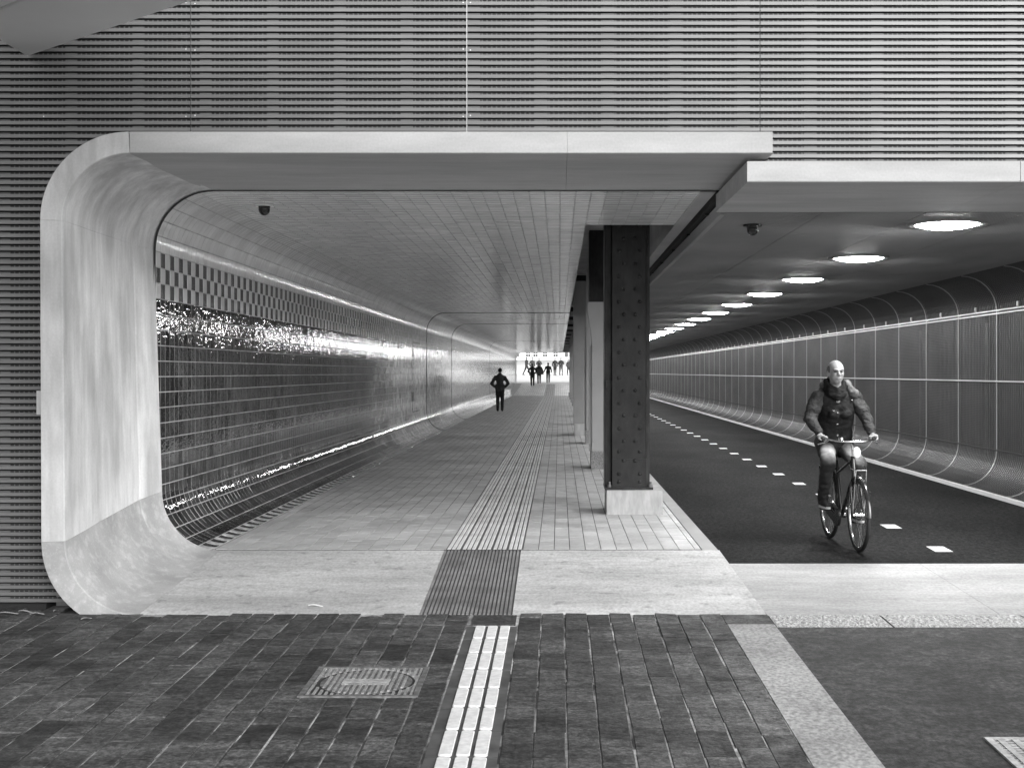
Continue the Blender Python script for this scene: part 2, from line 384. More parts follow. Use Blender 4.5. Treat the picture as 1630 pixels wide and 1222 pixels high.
# ------------------------------------------------------------------ concrete portal (precast pieces)
portal = empty('concrete_portal', (-3.5, YF, ZG))
tag(portal, 'pale precast concrete portal with rounded corners framing the footway', 'portal')
PO = portal.location.copy()
DEP = [0.0, .006, .05, .36, .70, 1.15, 1.585, 1.605, 1.95]      # depths behind the front
def lerp(a, b, t): return a + (b - a) * t
def ring(front, back, outer, prof):
    """front/back/outer: (x,z) of inner front, inner back, outer; prof: outward recess per depth"""
    pts = []
    n = Vector((outer[0] - front[0], outer[1] - front[1])); n = n.normalized()
    for d, rc in zip(DEP, prof):
        t = d / 1.95; pts.append((lerp(front[0], back[0], t) + n.x * rc, YF + d, lerp(front[1], back[1], t) + n.y * rc))
    ob = (outer[0] - front[0] + back[0], outer[1] - front[1] + back[1])
    pts.append((ob[0], YF + 1.95, ob[1])); pts.append((outer[0], YF + .0, outer[1]))
    return pts
PR_FLAT = [.010, .003, 0, 0, 0, 0, 0, 0, 0]
PR_JAMB = [.012, .004, 0, .010, .034, .046, .062, .055, 0]
PR_LINT = [.010, .003, 0, 0, .0, .002, .004, .003, 0]
def piece(name, rings, material, parent=portal, smooth=True):
    q = MB(); n = len(rings[0])
    for r in rings: q.v += r
    for i in range(len(rings) - 1):
        for j in range(n):
            a, c = i * n + j, i * n + (j + 1) % n
            q.f.append((a, c, c + n, a + n)); q.m.append(0)
    q.f.append(tuple(range(n))); q.m.append(0); e = (len(rings) - 1) * n; q.f.append(tuple(e + j for j in range(n))); q.m.append(0)
    o = q.build(name, material, None, smooth=smooth, sharp=6)
    o.parent = parent; o.matrix_parent_inverse = Matrix.Translation(-Vector(parent.location)); return o
XR = 1.60
def top(x, e=0): return ((x, 3.234), (x, 3.233), (x, 3.399))
gp = .0016
piece('lintel', [ring(*top(.06 + gp), PR_LINT), ring(*top(XR), PR_LINT)], M_CONCH)
piece('lintel', [ring(*top(-3.22 + gp), PR_LINT), ring(*top(.06), PR_LINT)], M_CONCH)
def mixp(a, b, t): return [lerp(x, y, t) for x, y in zip(a, b)]
rs_ = []; N_ = 20
for i in range(N_ + 1):
    a = R(90 + 90 * i / N_); ca, sa = math.cos(a), math.sin(a)
    fr = (-3.22 + .50 * ca, 2.734 + .50 * sa); bk = (-3.11 + .53 * ca, 2.703 + .53 * sa); ou = (-3.229 + .66 * ca, 2.739 + .66 * sa)
    rs_.append(ring(fr, bk, ou, mixp(PR_LINT, PR_JAMB, i / N_)))
piece('corner_block', rs_, M_CONC)
piece('jamb', [ring((-3.72, 2.7326), (-3.64, 2.7016), (-3.889, 2.7376), PR_JAMB), ring((-3.70, .3342), (-3.57, .5282), (-3.88, .3266), PR_JAMB)], M_CONC)
rs_ = []
for i in range(N_ + 1):
    a = R(180 + 90 * (i + .1) / N_ * .995); ca, sa = math.cos(a), math.sin(a)
    fr = (-3.15 + .55 * ca, .337 + .55 * sa); bk = (-3.04 + .53 * ca, .53 + .53 * sa); ou = (-3.22 + .66 * ca, .33 + .66 * sa)
    rs_.append(ring(fr, bk, ou, mixp(PR_JAMB, PR_FLAT, i / N_)))
piece('corner_block', rs_, M_CURB)
def bot(xf, xb): return ((xf, ZG), (xb, 0.0), (xf, ZG - .25))
piece('threshold_slab', [ring(*bot(-3.15 + .001, -3.04 + .001), PR_FLAT), ring(*bot(-1.045 - .003, -1.03 - .003), PR_FLAT)], M_SLAB)
piece('threshold_slab', [ring(*bot(-.353 + .003, -.345 + .003), PR_FLAT), ring(*bot(1.553, 1.44), PR_FLAT)], M_SLAB)
# grooved tactile plate across the threshold
q = MB(); NG = 22
for i in range(NG):
    t0, t1 = i / NG, (i + .55) / NG
    def pt(t, d, h):
        xf, xb = lerp(-1.045, -.353, t), lerp(-1.03, -.345, t)
        return (lerp(xf, xb, d), YF + .003 + d * 1.94, lerp(ZG, 0, d) + h)
    q.hexa([pt(t0, 0, -.03), pt(t1, 0, -.03), pt(t1, 1, -.03), pt(t0, 1, -.03)], [pt(t0, 0, .001), pt(t1, 0, .001), pt(t1, 1, .001), pt(t0, 1, .001)])
q.hexa([pt(0, 0, -.2), pt(1, 0, -.2), pt(1, 1, -.2), pt(0, 1, -.2)], [pt(0, 0, -.008), pt(1, 0, -.008), pt(1, 1, -.008), pt(0, 1, -.008)], 1)
o = q.build('grooved_plate', [M_GROOVE, mat('groove_floor', .10, .9)], None); o.parent = portal; o.matrix_parent_inverse = Matrix.Translation(-PO)  # groove floors take a darker tone than the ribs
for (z0, z1, xb_) in ((1.86, 2.03, -3.897), (1.28, 1.46, -3.925)):
    q = MB(); q.box(xb_, -3.889 + .02, YF + .02, YF + .08, z0, z1); o = q.build('bracket', M_RIB, None); o.parent = portal; o.matrix_parent_inverse = Matrix.Translation(-PO)

# cycle path portal
p2 = empty('cycle_portal', (4, YF, ZG)); tag(p2, 'pale precast concrete lintel and threshold framing the cycle path', 'portal')
def keep(o, par): o.parent = par; o.matrix_parent_inverse = Matrix.Translation(-Vector(par.location)); return o
for (x0, x1) in ((1.41, 3.455), (3.459, 7.2)):
    piece('lintel', [ring((x0, 3.02), (x0, 3.035), (x0, 3.178), PR_LINT), ring((x1, 3.02), (x1, 3.035), (x1, 3.178), PR_LINT)], M_CONCH, p2)
def bot2(xf, xb): return ((xf, ZG), (xb, ZR), (xf, ZG - .25))
for (x0, x1) in ((None, 3.30), (3.303, 7.2)):
    a = bot2(1.557, 1.446) if x0 is None else bot2(x0, x0 - .06)
    c = bot2(x1, x1 - .06 if x1 < 7 else x1)
    piece('threshold_slab', [ring(*a, PR_FLAT), ring(*c, PR_FLAT)], mat('trodden_concrete_pale', .355, .7, var=[((.6, 2.5, 1), 6, .16, .35, .65), ((4, 20, 4), 5, .1, .35, .7), ((45, 30, 45), 3, .14, .34, .66)], bump=[((50, 50, 50), 4, .15, .004)]), p2)
piece('jamb', [ring((6.5, -.25), (6.5, -.25), (6.67, -.25), PR_FLAT), ring((6.5, 3.01), (6.5, 3.01), (6.67, 3.01), PR_FLAT)], M_CONC, p2)

# ------------------------------------------------------------------ louvre facade
fac = empty('louvre_facade', (0, 10, 3.4)); tag(fac, 'grey horizontal louvre cladding above and beside the portals', 'facade')
YS = YF + .22; SP = .0508
def slat_mat():
    m = bpy.data.materials.new('louvre_shelf_slots'); m.use_nodes = True; t = m.node_tree; N = t.nodes; L = t.links; b = N['Principled BSDF']
    b.inputs['Roughness'].default_value = .6
    geo = N.new('ShaderNodeNewGeometry'); sp = N.new('ShaderNodeSeparateXYZ'); L.new(geo.outputs['Position'], sp.inputs[0])
    def m2(op, a, bb):
        q = N.new('ShaderNodeMath'); q.operation = op
        for i, x in enumerate((a, bb)):
            if isinstance(x, float): q.inputs[i].default_value = x
            elif x is not None: L.new(x, q.inputs[i])
        return q.outputs[0]
    sh = m2('ADD', sp.outputs['X'], 100.0)
    fr = m2('GREATER_THAN', m2('FRACT', m2('DIVIDE', sh, .0366), None), .26)
    gr = m2('LESS_THAN', m2('FRACT', m2('DIVIDE', sh, .515), None), .82)
    hole = m2('MULTIPLY', fr, gr)
    mx = N.new('ShaderNodeMapRange'); L.new(hole, mx.inputs['Value']); mx.inputs['To Min'].default_value = .10; mx.inputs['To Max'].default_value = .003
    L.new(mx.outputs[0], b.inputs['Base Color']); return m
M_SHELF = slat_mat()
def outline_x(z):
    """outer left outline of the portal at height z"""
    if z > 2.739: 
        d = z - 2.739; return -3.229 - math.sqrt(max(.66 ** 2 - d * d, 0))
    if z > .33: return -3.885
    d = .33 - z; return -3.22 - math.sqrt(max(.66 ** 2 - d * d, 0))
def slat(x0, x1, z):
    q = MB(); h = .0145
    pr = [(YS + .006, z - h), (YS, z - h + .002), (YS, z + h - .002), (YS + .009, z + h), (YS + .010, z + h + .0115), (YS + .014, z + h + .0125), (YS + .014, z + h - .004), (YS + .008, z - h)]
    n = len(pr); q.v = [(x0, y, zz) for y, zz in pr] + [(x1, y, zz) for y, zz in pr]
    for i in range(n):
        q.f.append((i, (i + 1) % n, n + (i + 1) % n, n + i)); q.m.append(1 if i == 3 else 0)
    q.f += [tuple(range(n)), tuple(range(n, 2 * n))]; q.m += [0, 0]
    o = q.build('slat', [M_SLAT, M_SHELF], None, fix=True); keep(o, fac)
    return o
JX = [-7.2, -4.95, -2.826, -.708, 1.54, 3.75, 7.2]
for k in range(-73, 34):
    z = 3.458 + SP * k
    if z < zg(YS) + .03: continue
    spans = []
    for i in range(len(JX) - 1):
        x0, x1 = JX[i] + .003, JX[i + 1] - .003
        if z > 3.41: spans.append((x0, x1))
        elif z > 3.19:
            if x1 < -2.5: spans.append((x0, min(x1, outline_x(min(z, 3.398)) + .03)))
            elif x0 > 1.5: spans.append((max(x0, 1.585), x1))
        else:
            if x1 < -2.5 and x0 < outline_x(z): spans.append((x0, min(x1, outline_x(z) + .03)))
    # join spans in the far-off side panels so that only seen panels are split
    for (a, c) in spans:
        if c - a > .02 and a > -5 or (a <= -5 and z > 0 and k % 1 == 0 and False): slat(a, c, z)
sr = MB()
for k in range(-73, 34):
    z = 3.458 + SP * k
    if z < zg(YS) + .03: continue
    sr.box(-7.2, -4.956, YS, YS + .008, z - .0145, z + .0145)
o = sr.build('slat_rest', M_SLAT, None); keep(o, fac); o['kind'] = 'stuff'
b = MB(); b.box(-7.3, 7.3, YS + .05, YS + .25, 3.42, 7); b.box(-7.3, -3.95, YS + .05, YS + .25, -.5, 3.42); b.box(-3.95, -3.2, YS + .05, YS + .25, 3.39, 3.4199)
b.box(-3.949, -3.70, YS + .05, YS + .25, 2.95, 3.3899); b.box(-3.6999, -3.56, YS + .05, YS + .25, 3.14, 3.3899); b.box(-3.5599, -3.42, YS + .05, YS + .25, 3.27, 3.3899)
b.box(6.68, 7.3, YS + .05, YS + .25, -.5, 3.42); b.box(1.62, 6.68, YS + .05, YS + .25, 3.19, 3.42)
keep(b.build('backing_wall', M_DARK, None), fac)
b = MB(); b.box(-3.95, -3.885, YS + .05, YS + .25, .2, 2.9499); keep(b.build('backing_wall', M_DARK, None), fac)
b = MB(); b.box(-.7115, -.7045, YS + .001, YS + .04, 3.40, 5.2); keep(b.build('seam_strip', M_RIB, None), fac)
for x in (-2.826, 1.54, 3.75):
    b = MB(); b.box(x - .003, x + .003, YS + .006, YS + .04, 3.40, 5.2); keep(b.build('seam_strip', M_GAP, None), fac)
# small screw heads along the seams
sc = MB()
sc.lathe([(.0, -.002), (.005, -.002), (.006, .0), (.0, .0)], (0, 0, 0), axis='y', n=8); scm = sc.mesh('screw', M_RAIL)
for x in (-2.86, -2.79, -.735, -.68, -3.95):
    for k in (2, 12, 19):
        if x == -3.95 and k == 19: continue
        o = obj('screw', scm); o.location = (x, YS - .001, 3.458 + SP * k + random.choice((-.004, .004))); keep(o, fac)

# canopy soffit overhead at the upper left
cz = 4.01
b = MB(); poly = [(-4.06, 9.93), (-4.05, 2.6), (-.9, 2.6), (4.22, 2.6)]  # reach toward the camera, out of view, extended to shade the near front
b.v = [(x, y, cz) for x, y in poly] + [(x, y, cz + .5) for x, y in poly]
b.f = [(0, 1, 2, 3), (4, 7, 6, 5), (0, 4, 5, 1), (1, 5, 6, 2), (2, 6, 7, 3), (3, 7, 4, 0)]; b.m = [0] * 6
can = b.build('canopy', M_SOFFIT); tag(can, 'smooth grey canopy soffit slanting overhead against the louvres', 'canopy')

b = MB(); b.hexa([(-3.95, 8.83, cz - .004), (-3.93, 8.85, cz - .004), (-2.28, 7.38, cz - .004), (-2.30, 7.36, cz - .004)], [(-3.95, 8.83, cz + .004), (-3.93, 8.85, cz + .004), (-2.28, 7.38, cz + .004), (-2.30, 7.36, cz + .004)])
b.build('seam_strip', M_RAIL, can)
# ------------------------------------------------------------------ tiled wall and ceiling of the footway
A1 = RW * math.pi / 2; H1 = ZC - 2 * RW
S0 = .15 * P                             # start of row 0
def path(s):
    """profile of the passage: floor edge -> left wall -> ceiling.  returns x, z, inward normal"""
    if s < A1:
        a = -math.pi / 2 - s / RW; return XW + RW + RW * math.cos(a), RW + RW * math.sin(a), -math.cos(a), -math.sin(a)
    s -= A1
    if s < H1: return XW, RW + s, 1, 0
    s -= H1
    if s < A1:
        a = math.pi - s / RW; return XW + RW + RW * math.cos(a), ZC - RW + RW * math.sin(a), -math.cos(a), -math.sin(a)
    s -= A1
    return XW + RW + s, ZC, 0, -1
ROWS = int((2 * A1 + H1 + (1.27 - XW - RW)) / P)
ROW_CEIL = int((A1 + H1 + A1 - S0) / P) + 1      # first fully flat ceiling row
Y0T = YB + .035
COLS = int((YEND - Y0T) / P)
RINGS = (35.7, 44.0, 68.0)                   # expansion joints
def tone(r, c, y):
    u = rng.random()
    if r >= 21: return .80 * (1 + .10 * (u - .5))
    if r >= 18: return .035 + .03 * u if (r + c) % 2 else .60 + .04 * u
    if r == 0: return .03 if c % 2 else .55
    t = min(max((y - 19) / 17, 0), 1); t = t * t * (3 - 2 * t)
    n = mnoise.noise((y * .8, r * .35, 1.0)) * .5 + mnoise.noise((y * 2.6, r * .9, 5.0)) * .5
    dark = max(.008, .022 + .050 * n + .055 * (u - .4))
    if u < .10: dark *= .35
    light = .60 + .16 * n + .10 * (u - .5)
    k = min(max(t * 1.5 - .25 + .5 * n, 0), 1)
    return dark * (1 - k) + light * k
def tile_geo(r, y0, y1, fine, tilt=.0040):
    s0, s1 = S0 + r * P + .003, S0 + (r + 1) * P - .003
    y0 += .0058; y1 -= .0058
    arc = (s0 < A1) or (A1 + H1 < s1 and s0 < 2 * A1 + H1)
    ns = 4 if arc else 1
    ts_, ty_, off = rng.normal(0, tilt), rng.normal(0, tilt), rng.normal(0, .0004)
    if fine:
        ss = [s0] + [s0 + .003 + (s1 - s0 - .006) * i / ns for i in range(ns + 1)] + [s1]; ys = [y0, y0 + .003, y1 - .003, y1]
    else:
        ss = [s0 + (s1 - s0) * i / ns for i in range(ns + 1)]; ys = [y0, y1]
    V = []; sm, ym = (s0 + s1) / 2, (y0 + y1) / 2
    for i, s in enumerate(ss):
        x, z, nx, nz = path(s)
        for j, y in enumerate(ys):
            h = .004 + off + ts_ * (s - sm) + ty_ * (y - ym)
            if fine and (i in (0, len(ss) - 1) or j in (0, len(ys) - 1)): h = -.001
            V.append((x + nx * h, y, z + nz * h))
    m = len(ys); F = []
    for i in range(len(ss) - 1):
        for j in range(m - 1):
            a = i * m + j; F.append((a, a + 1, a + m + 1, a + m))
    return V, F
def mesh_tone(name, V, F, tones, material, counts, smooth=True):
    me = bpy.data.meshes.new(name); me.from_pydata(V, [], F); me.materials.append(material)
    at = me.attributes.new('tone', 'FLOAT', 'FACE'); at.data.foreach_set('value', np.repeat(np.array(tones, dtype=np.float32), counts))
    if smooth:
        me.polygons.foreach_set('use_smooth', [True] * len(me.polygons)); me.set_sharp_from_angle(angle=R(18))
    return me
wall = empty('tiled_wall', (XW, YB, 0)); tag(wall, 'long glazed tile wall, dark tiles below a chequered band, along the footway', 'wall')
ceil = empty('ceiling', (0, YB, ZC)); structure(ceil)
acc = {k_: ([], [], [], []) for k_ in 'wuc'}
nobj = {k_: 0 for k_ in 'wuc'}
for c in range(COLS):
    y0 = Y0T + c * P; y1 = y0 + P; ym = (y0 + y1) / 2
    if any(abs(ym - q) < .05 for q in RINGS): continue
    fine = y0 < 40
    for r in range(ROWS):
        x, z, nx, nz = path(S0 + (r + .5) * P)
        if x > .30 and ym > 14.4: continue
        key = 'c' if r >= ROW_CEIL else ('u' if r >= 18 else 'w')
        tv = tone(r, c, ym); V, F = tile_geo(r, y0, y1, fine)
        par = ceil if key == 'c' else wall
        lim = (c < 9) if key == 'c' else (c < 11)
        if lim and nobj[key] < (300 if key == 'c' else 150 if key == 'u' else 190):
            me = mesh_tone('tile', V, F, [tv], M_TILE if key == 'w' else M_TILEC, [len(F)])
            keep(obj('tile', me), par); nobj[key] += 1
        else:
            A = acc[key]; o_ = len(A[0]); A[0].extend(V); A[1].extend([tuple(i + o_ for i in f) for f in F]); A[2].append(tv); A[3].append(len(F))
for key, par in (('w', wall), ('u', wall), ('c', ceil)):
    A = acc[key]; me = mesh_tone('tile_field', A[0], A[1], A[2], M_TILE if key == 'w' else M_TILEC, A[3])
    o = keep(obj('tile_field', me), par); o['kind'] = 'stuff'
# grout bed behind tiles
def sweep(rows, y0, y1, h, q, mi=0):
    o_ = len(q.v)
    for s in rows:
        x, z, nx, nz = path(s); q.v += [(x + nx * h, y0, z + nz * h), (x + nx * h, y1, z + nz * h)]
    for i in range(len(rows) - 1):
        a = o_ + 2 * i; q.f.append((a, a + 1, a + 3, a + 2)); q.m.append(mi)
sw = [0] + [A1 * i / 14 for i in range(1, 15)] + [A1 + H1] + [A1 + H1 + A1 * i / 14 for i in range(1, 15)]
q = MB(); sweep(sw, YB - .02, YEND, 0.001, q); keep(q.build('grout_bed', M_GROUT, None, fix=False), wall)
q = MB(); sw2 = [2 * A1 + H1, 2 * A1 + H1 + (.30 - XW - RW)]
sweep(sw2, YB - .02, YEND, .001, q); sweep([sw2[1], 2 * A1 + H1 + (1.41 - XW - RW)], YB - .02, 14.4, .001, q)
keep(q.build('grout_bed', M_GROUT, None, fix=False), ceil)
def rib(rows, y, h, q):
    sweep(rows, y - .03, y + .03, h, q); o_ = len(q.v)
    for s_ in rows:
        x, z, nx, nz = path(s_); q.v += [(x, y - .03, z), (x + nx * h, y - .03, z + nz * h)]
    for i in range(len(rows) - 1):
        a = o_ + 2 * i; q.f.append((a, a + 1, a + 3, a + 2)); q.m.append(0)
for y, rh_ in zip(RINGS, (.012, .010, .007)):
    q = MB(); rib(sw, y, rh_, q); keep(q.build('expansion_joint', M_GAP, None, fix=False), wall)
    q = MB(); rib(sw2, y, rh_, q); keep(q.build('expansion_joint', M_GAP, None, fix=False), ceil)
q = MB(); sweep(sw, YB - .03, YB + .03, .004, q); keep(q.build('edge_gasket', M_GAP, None, fix=False), wall)
q = MB(); sweep([sw2[0], 2 * A1 + H1 + (1.41 - XW - RW)], YB - .01, YB + .03, .004, q); keep(q.build('edge_gasket', M_GAP, None, fix=False), ceil)
# hinges and outline of a flush door in the wall
for (z0, z1) in ((1.98, 2.20), (1.72, 1.92), (.88, 1.10)):
    q = MB(); q.box(XW - .01, XW + .012, 32.1, 32.55, z0, z1); keep(q.build('hinge', M_BLACK, None), wall)
q = MB(); q.box(XW, XW + .008, 32.3, 33.9, 2.33, 2.345); q.box(XW, XW + .008, 32.3, 33.9, .60, .615); q.box(XW, XW + .008, 32.3, 32.318, .616, 2.329); keep(q.build('door_outline', M_GAP, None), wall)
# plain edge strip, slot over the columns, void above
q = MB(); q.box(1.275, 1.41, YB + .035, YEND, ZC - .012, ZC + .10); keep(q.build('edge_strip', M_PLAST, None), ceil)
q = MB(); q.box(.20, 1.40, 14.35, YEND, 4.35, 4.40); q.box(.22, .298, 14.42, YEND, ZC + .002, 4.35); q.box(1.30, 1.40, 14.42, YEND, ZC + .11, 4.35); q.box(.3, 1.3, 14.41, 14.46, ZC + .004, 4.35); q.box(.3, 1.3, YEND - .1, YEND - .05, ZC + .0, 4.35)
keep(q.build('slot_casing', M_PLASTD, None), ceil)
for i, y in enumerate(np.arange(36.3, 100, 3.6)):
    q = MB(); q.box(.299, 1.299, y, y + .35, 3.62, 4.3); keep(q.build('cross_beam', M_STEELM if i % 2 else M_STEEL, None), ceil)
q = MB(); q.box(-4.2, .30, YB - .3, YEND, ZC + .03, ZC + .3); keep(q.build('roof_slab', M_DARK, None), ceil)
q = MB(); q.box(.30, 1.6, YB - .3, 14.34, ZC + .03, ZC + .3); keep(q.build('roof_slab', M_DARK, None), ceil)
q = MB(); q.box(-4.2, -3.66, YB, YEND, -.3, ZC + .029); keep(q.build('wall_core', M_DARK, None), wall)

# ------------------------------------------------------------------ footway floor inside
fw = empty('footway', (0, YB, 0)); structure(fw)
def sheet(q, x0, x1, ys, dz, f=zramp):
    for a, c in zip(ys[:-1], ys[1:]):
        q.add([(x0, a, f(a) + dz), (x1, a, f(a) + dz), (x1, c, f(c) + dz), (x0, c, f(c) + dz)], [(0, 1, 2, 3)])
q = MB(); sheet(q, XW + RW - .5, XK - .002, [YB, 60, 88, YEND], -.006); keep(q.build('grout_bed', mat('floor_grout', .12, .9), None), fw)
TX0, TX1 = -1.022, -.328
TPL = .283
xs = []; x = TX0
while x - P > XW + RW - .0: xs.append(x - P); x -= P
xs.append(XW + RW - .001 if x - (XW + RW) > .02 else None)
xs = [q_ for q_ in xs if q_ is not None]
left = [(a, a + P) for a in xs[:-1]] + ([(xs[-1], xs[-2])] if xs[-1] == XW + RW - .001 else [(xs[-1], xs[-1] + P)])
right = []; x = TX1
while x + P < XK - .15: right.append((x, x + P)); x += P
right.append((x, XK - .155))
A = ([], [], [], []); nf = 0
cells = []
for ci, (a, c) in enumerate(left + right):
    y = YB + .072 - (ci % 2) * TPL / 2
    while y < YEND:
        if y > YB - .05 or y + TPL > YB + .05: cells.append((max(y, YB + .072), min(y + TPL, YEND), a, c))
        y += TPL
cells.sort()
for (y0, y1, a, c) in cells:
    if y1 - y0 < .02: continue
    g_ = .0036; z0, z1 = zramp(y0), zramp(y1); h = rng.normal(0, .0005); t = rng.normal(0, .0006)
    V = [(a + g_, y0 + g_, z0 + h - t), (c - g_, y0 + g_, z0 + h + t), (c - g_, y1 - g_, z1 + h + t), (a + g_, y1 - g_, z1 + h - t)]
    tv = .50 * (1 + .22 * (rng.random() - .5)) * (1 if y0 < 88 else 1.6)  # ramp tiles lightened, painting in daylight from the far end
    if nf < 298:
        V2 = V + [(x_, y_, z_ - .01) for x_, y_, z_ in V]
        F2 = [(0, 1, 2, 3)] + [(i, i + 4, (i + 1) % 4 + 4, (i + 1) % 4) for i in range(4)]
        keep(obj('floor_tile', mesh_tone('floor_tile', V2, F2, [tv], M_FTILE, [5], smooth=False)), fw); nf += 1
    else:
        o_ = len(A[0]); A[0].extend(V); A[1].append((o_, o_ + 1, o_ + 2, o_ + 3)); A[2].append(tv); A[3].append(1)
o = keep(obj('floor_tile_field', mesh_tone('floor_tile_field', A[0], A[1], A[2], M_FTILE, A[3], smooth=False)), fw); o['kind'] = 'stuff'
q = MB(); sheet(q, XW - .01, XW + RW - .001, [88, YEND + 1.4], 0.0); keep(q.build('ramp_margin', mat('ramp_margin_concrete', .6, .7), None), fw)
q = MB(); q.box(XW + RW - .05, XK - .15, YB + .001, YB + .0715, -.03, -.004); keep(q.build('joint_seal', M_GAP, None), fw)
# ribbed guide strip: five tile columns, three ribs each
q = MB(); NT = 5; tw = (TX1 - TX0) / NT; ysr = [YB + .072, 60, 88, YEND]
for i in range(NT):
    for j in range(3):
        x0 = TX0 + i * tw + .012 + j * .042; x1 = x0 + .026
        for a, c in zip(ysr[:-1], ysr[1:]):
            q.hexa([(x0 - .003, a, zramp(a) - .003), (x1 + .003, a, zramp(a) - .003), (x1 + .003, c, zramp(c) - .003), (x0 - .003, c, zramp(c) - .003)], [(x0, a, zramp(a) + .004), (x1, a, zramp(a) + .004), (x1, c, zramp(c) + .004), (x0, c, zramp(c) + .004)])
keep(q.build('guide_ribs', M_TACT, None), fw)['kind'] = 'stuff'
# pale kerb edge
q = MB(); 
for a, c in zip([YB + .003, 88], [88, YEND]):
    q.hexa([(XK - .148, a, zramp(a) - .3), (XK, a, zramp(a) - .3), (XK, c, zramp(c) - .3), (XK - .148, c, zramp(c) - .3)], [(XK - .148, a, zramp(a) + .001), (XK - .012, a, zramp(a) + .001), (XK - .012, c, zramp(c) + .001), (XK - .148, c, zramp(c) + .001)])
keep(q.build('kerb_edge', mat('kerb_edge_concrete', .36, .7, var=[((1, 1, 1), 4, .12, .35, .65)]), None), fw)

# ------------------------------------------------------------------ cycle path
cp = empty('cycle_path', (4, YB, ZR)); structure(cp)
def zc(y): return ZR + zramp(y)
q = MB(); sheet(q, XK - .05, XMK + .3, [YB - .005, 60, 88, YEND], 0, zc); keep(q.build('asphalt', M_ASPH, None), cp)
mm = None
for i in range(41):
    y = 12.63 + 1.85 * i
    if y > 86: break
    if mm is None:
        q = MB(); q.add([(-.095, -.19, 0), (.075, -.19, 0), (.095, .19, 0), (-.075, .19, 0)], [(0, 1, 2, 3)])
        q.v = [(-.10, -.19, 0), (.07, -.19, 0), (.085, .19, 0), (-.085, .19, 0)]; mm = q.mesh('lane_mark', mat('lane_paint', .6, .7, var=[((40, 40, 40), 4, .3, .35, .65)]))
    o = obj('lane_mark', mm); o.location = (3.70, y, ZR + .004); keep(o, cp)
q = MB(); q.box(XMK - .05, XMK + .02, YB, YEND, -.4, ZR + .05); keep(q.build('foot_kerb', mat('pale_kerb', .60, .7), None), cp)

# ------------------------------------------------------------------ grating wall, right of the cycle path
BAY = 1.85; RM = .53
gw = empty('grating_wall', (XM, YB, ZR)); tag(gw, 'curved metal grating wall with bright rails beside the cycle path', 'wall')
def mpath(s):
    """from foot kerb up the right wall to the ceiling (x, z, inward normal)"""
    zb = ZR + .03; a1 = RM * math.pi / 2; h = ZM - RM - (zb + RM)
    if s < a1:
        a = -math.pi / 2 + s / RM; return XM - RM + RM * math.cos(a), zb + RM + RM * math.sin(a), -math.cos(a), -math.sin(a)
    s -= a1
    if s < h: return XM, zb + RM + s, -1, 0
    s -= h
    a = min(s / RM, math.pi / 2); return XM - RM + RM * math.cos(a), ZM - RM + RM * math.sin(a), -math.cos(a), -math.sin(a)
MA = RM * math.pi / 2; MH = ZM - RM - (ZR + .03 + RM); MS = 2 * MA + MH
svals = [MA * i / 8 for i in range(8)] + [MA, MA + MH * .5, MA + MH] + [MA + MH + MA * i / 8 for i in range(1, 9)]
def strip(q, svals, y0, y1, h0, h1, mi=0):
    o_ = len(q.v)
    for s in svals:
        x, z, nx, nz = mpath(s)
        q.v += [(x + nx * h0, y0, z + nz * h0), (x + nx * h1, y0, z + nz * h1), (x + nx * h1, y1, z + nz * h1), (x + nx * h0, y1, z + nz * h0)]
    for i in range(len(svals) - 1):
        for j in range(3):
            a = o_ + 4 * i + j; q.f.append((a, a + 1, a + 5, a + 4)); q.m.append(mi)
def grating(s_lo, s_hi, name):
    q = MB(); sv = [s for s in svals if s_lo + .01 < s < s_hi - .01]; sv = [s_lo + .008] + sv + [s_hi - .008]
    n = 25
    for i in range(n): 
        y = .03 + (BAY - .06) * i / (n - 1); strip(q, sv, y - .010, y + .010, -.006, .006)
    m_ = int((s_hi - s_lo) / .027)
    for i in range(m_):
        s = s_lo + (i + .5) * (s_hi - s_lo) / m_; x, z, nx, nz = mpath(s); tx, tz = -nz, nx; w_ = .0045
        o_ = len(q.v)
        q.v += [(x - tx * w_, .02, z - tz * w_), (x + tx * w_, .02, z + tz * w_), (x + tx * w_, BAY - .02, z + tz * w_), (x - tx * w_, BAY - .02, z - tz * w_)]
        q.f.append((o_, o_ + 1, o_ + 2, o_ + 3)); q.m.append(0)
    return q.mesh(name, M_MESH, fix=False)
sm_ = MA + (CAMZ - .14 - (ZR + .03 + RM))       # mid rail
panels = [grating(a, c, 'grating_panel') for a, c in ((.02, MA), (MA, sm_), (sm_, MA + MH), (MA + MH, MS))]
q = MB(); strip(q, svals, -.016, .016, -.02, .014); ribm = q.mesh('rib', M_RIB, fix=False)
NB = int((YEND - YB) / BAY)
for i in range(NB):
    y = YB + .2 + i * BAY
    for pm in panels:
        o = obj('grating_panel', pm); o.location = (0, y, 0); keep(o, gw)
    o = obj('rib', ribm); o.location = (0, y, 0); keep(o, gw)
def rail(s, r=.02):
    x, z, nx, nz = mpath(s); return x + nx * .02, z + nz * .02
for s, dz in ((MA + MH + .012, 0), (MA + MH - .035, 0)):
    x, z = rail(s); q = MB(); q.box(x - .012, x + .012, YB + .1, YEND, z - .009, z + .009); keep(q.build('rail', M_RAIL, None), gw)
x, z = rail(sm_)
q = MB(); q.box(x - .010, x + .012, YB + .1, YEND, z - .006, z + .014); keep(q.build('rail', M_RAIL, None), gw)
q = MB(); q.box(x - .006, x + .014, YB + .1, YEND, z - .020, z - .007); keep(q.build('rail', M_GAP, None), gw)
x, z = rail(MA); q = MB(); q.box(x + .002, x + .014, YB + .1, YEND, z - .010, z + .010); keep(q.build('rail', M_GAP, None), gw)
clipm = MB().box(-.012, .012, -.02, .02, 0, .07).mesh('clip', M_RAIL)
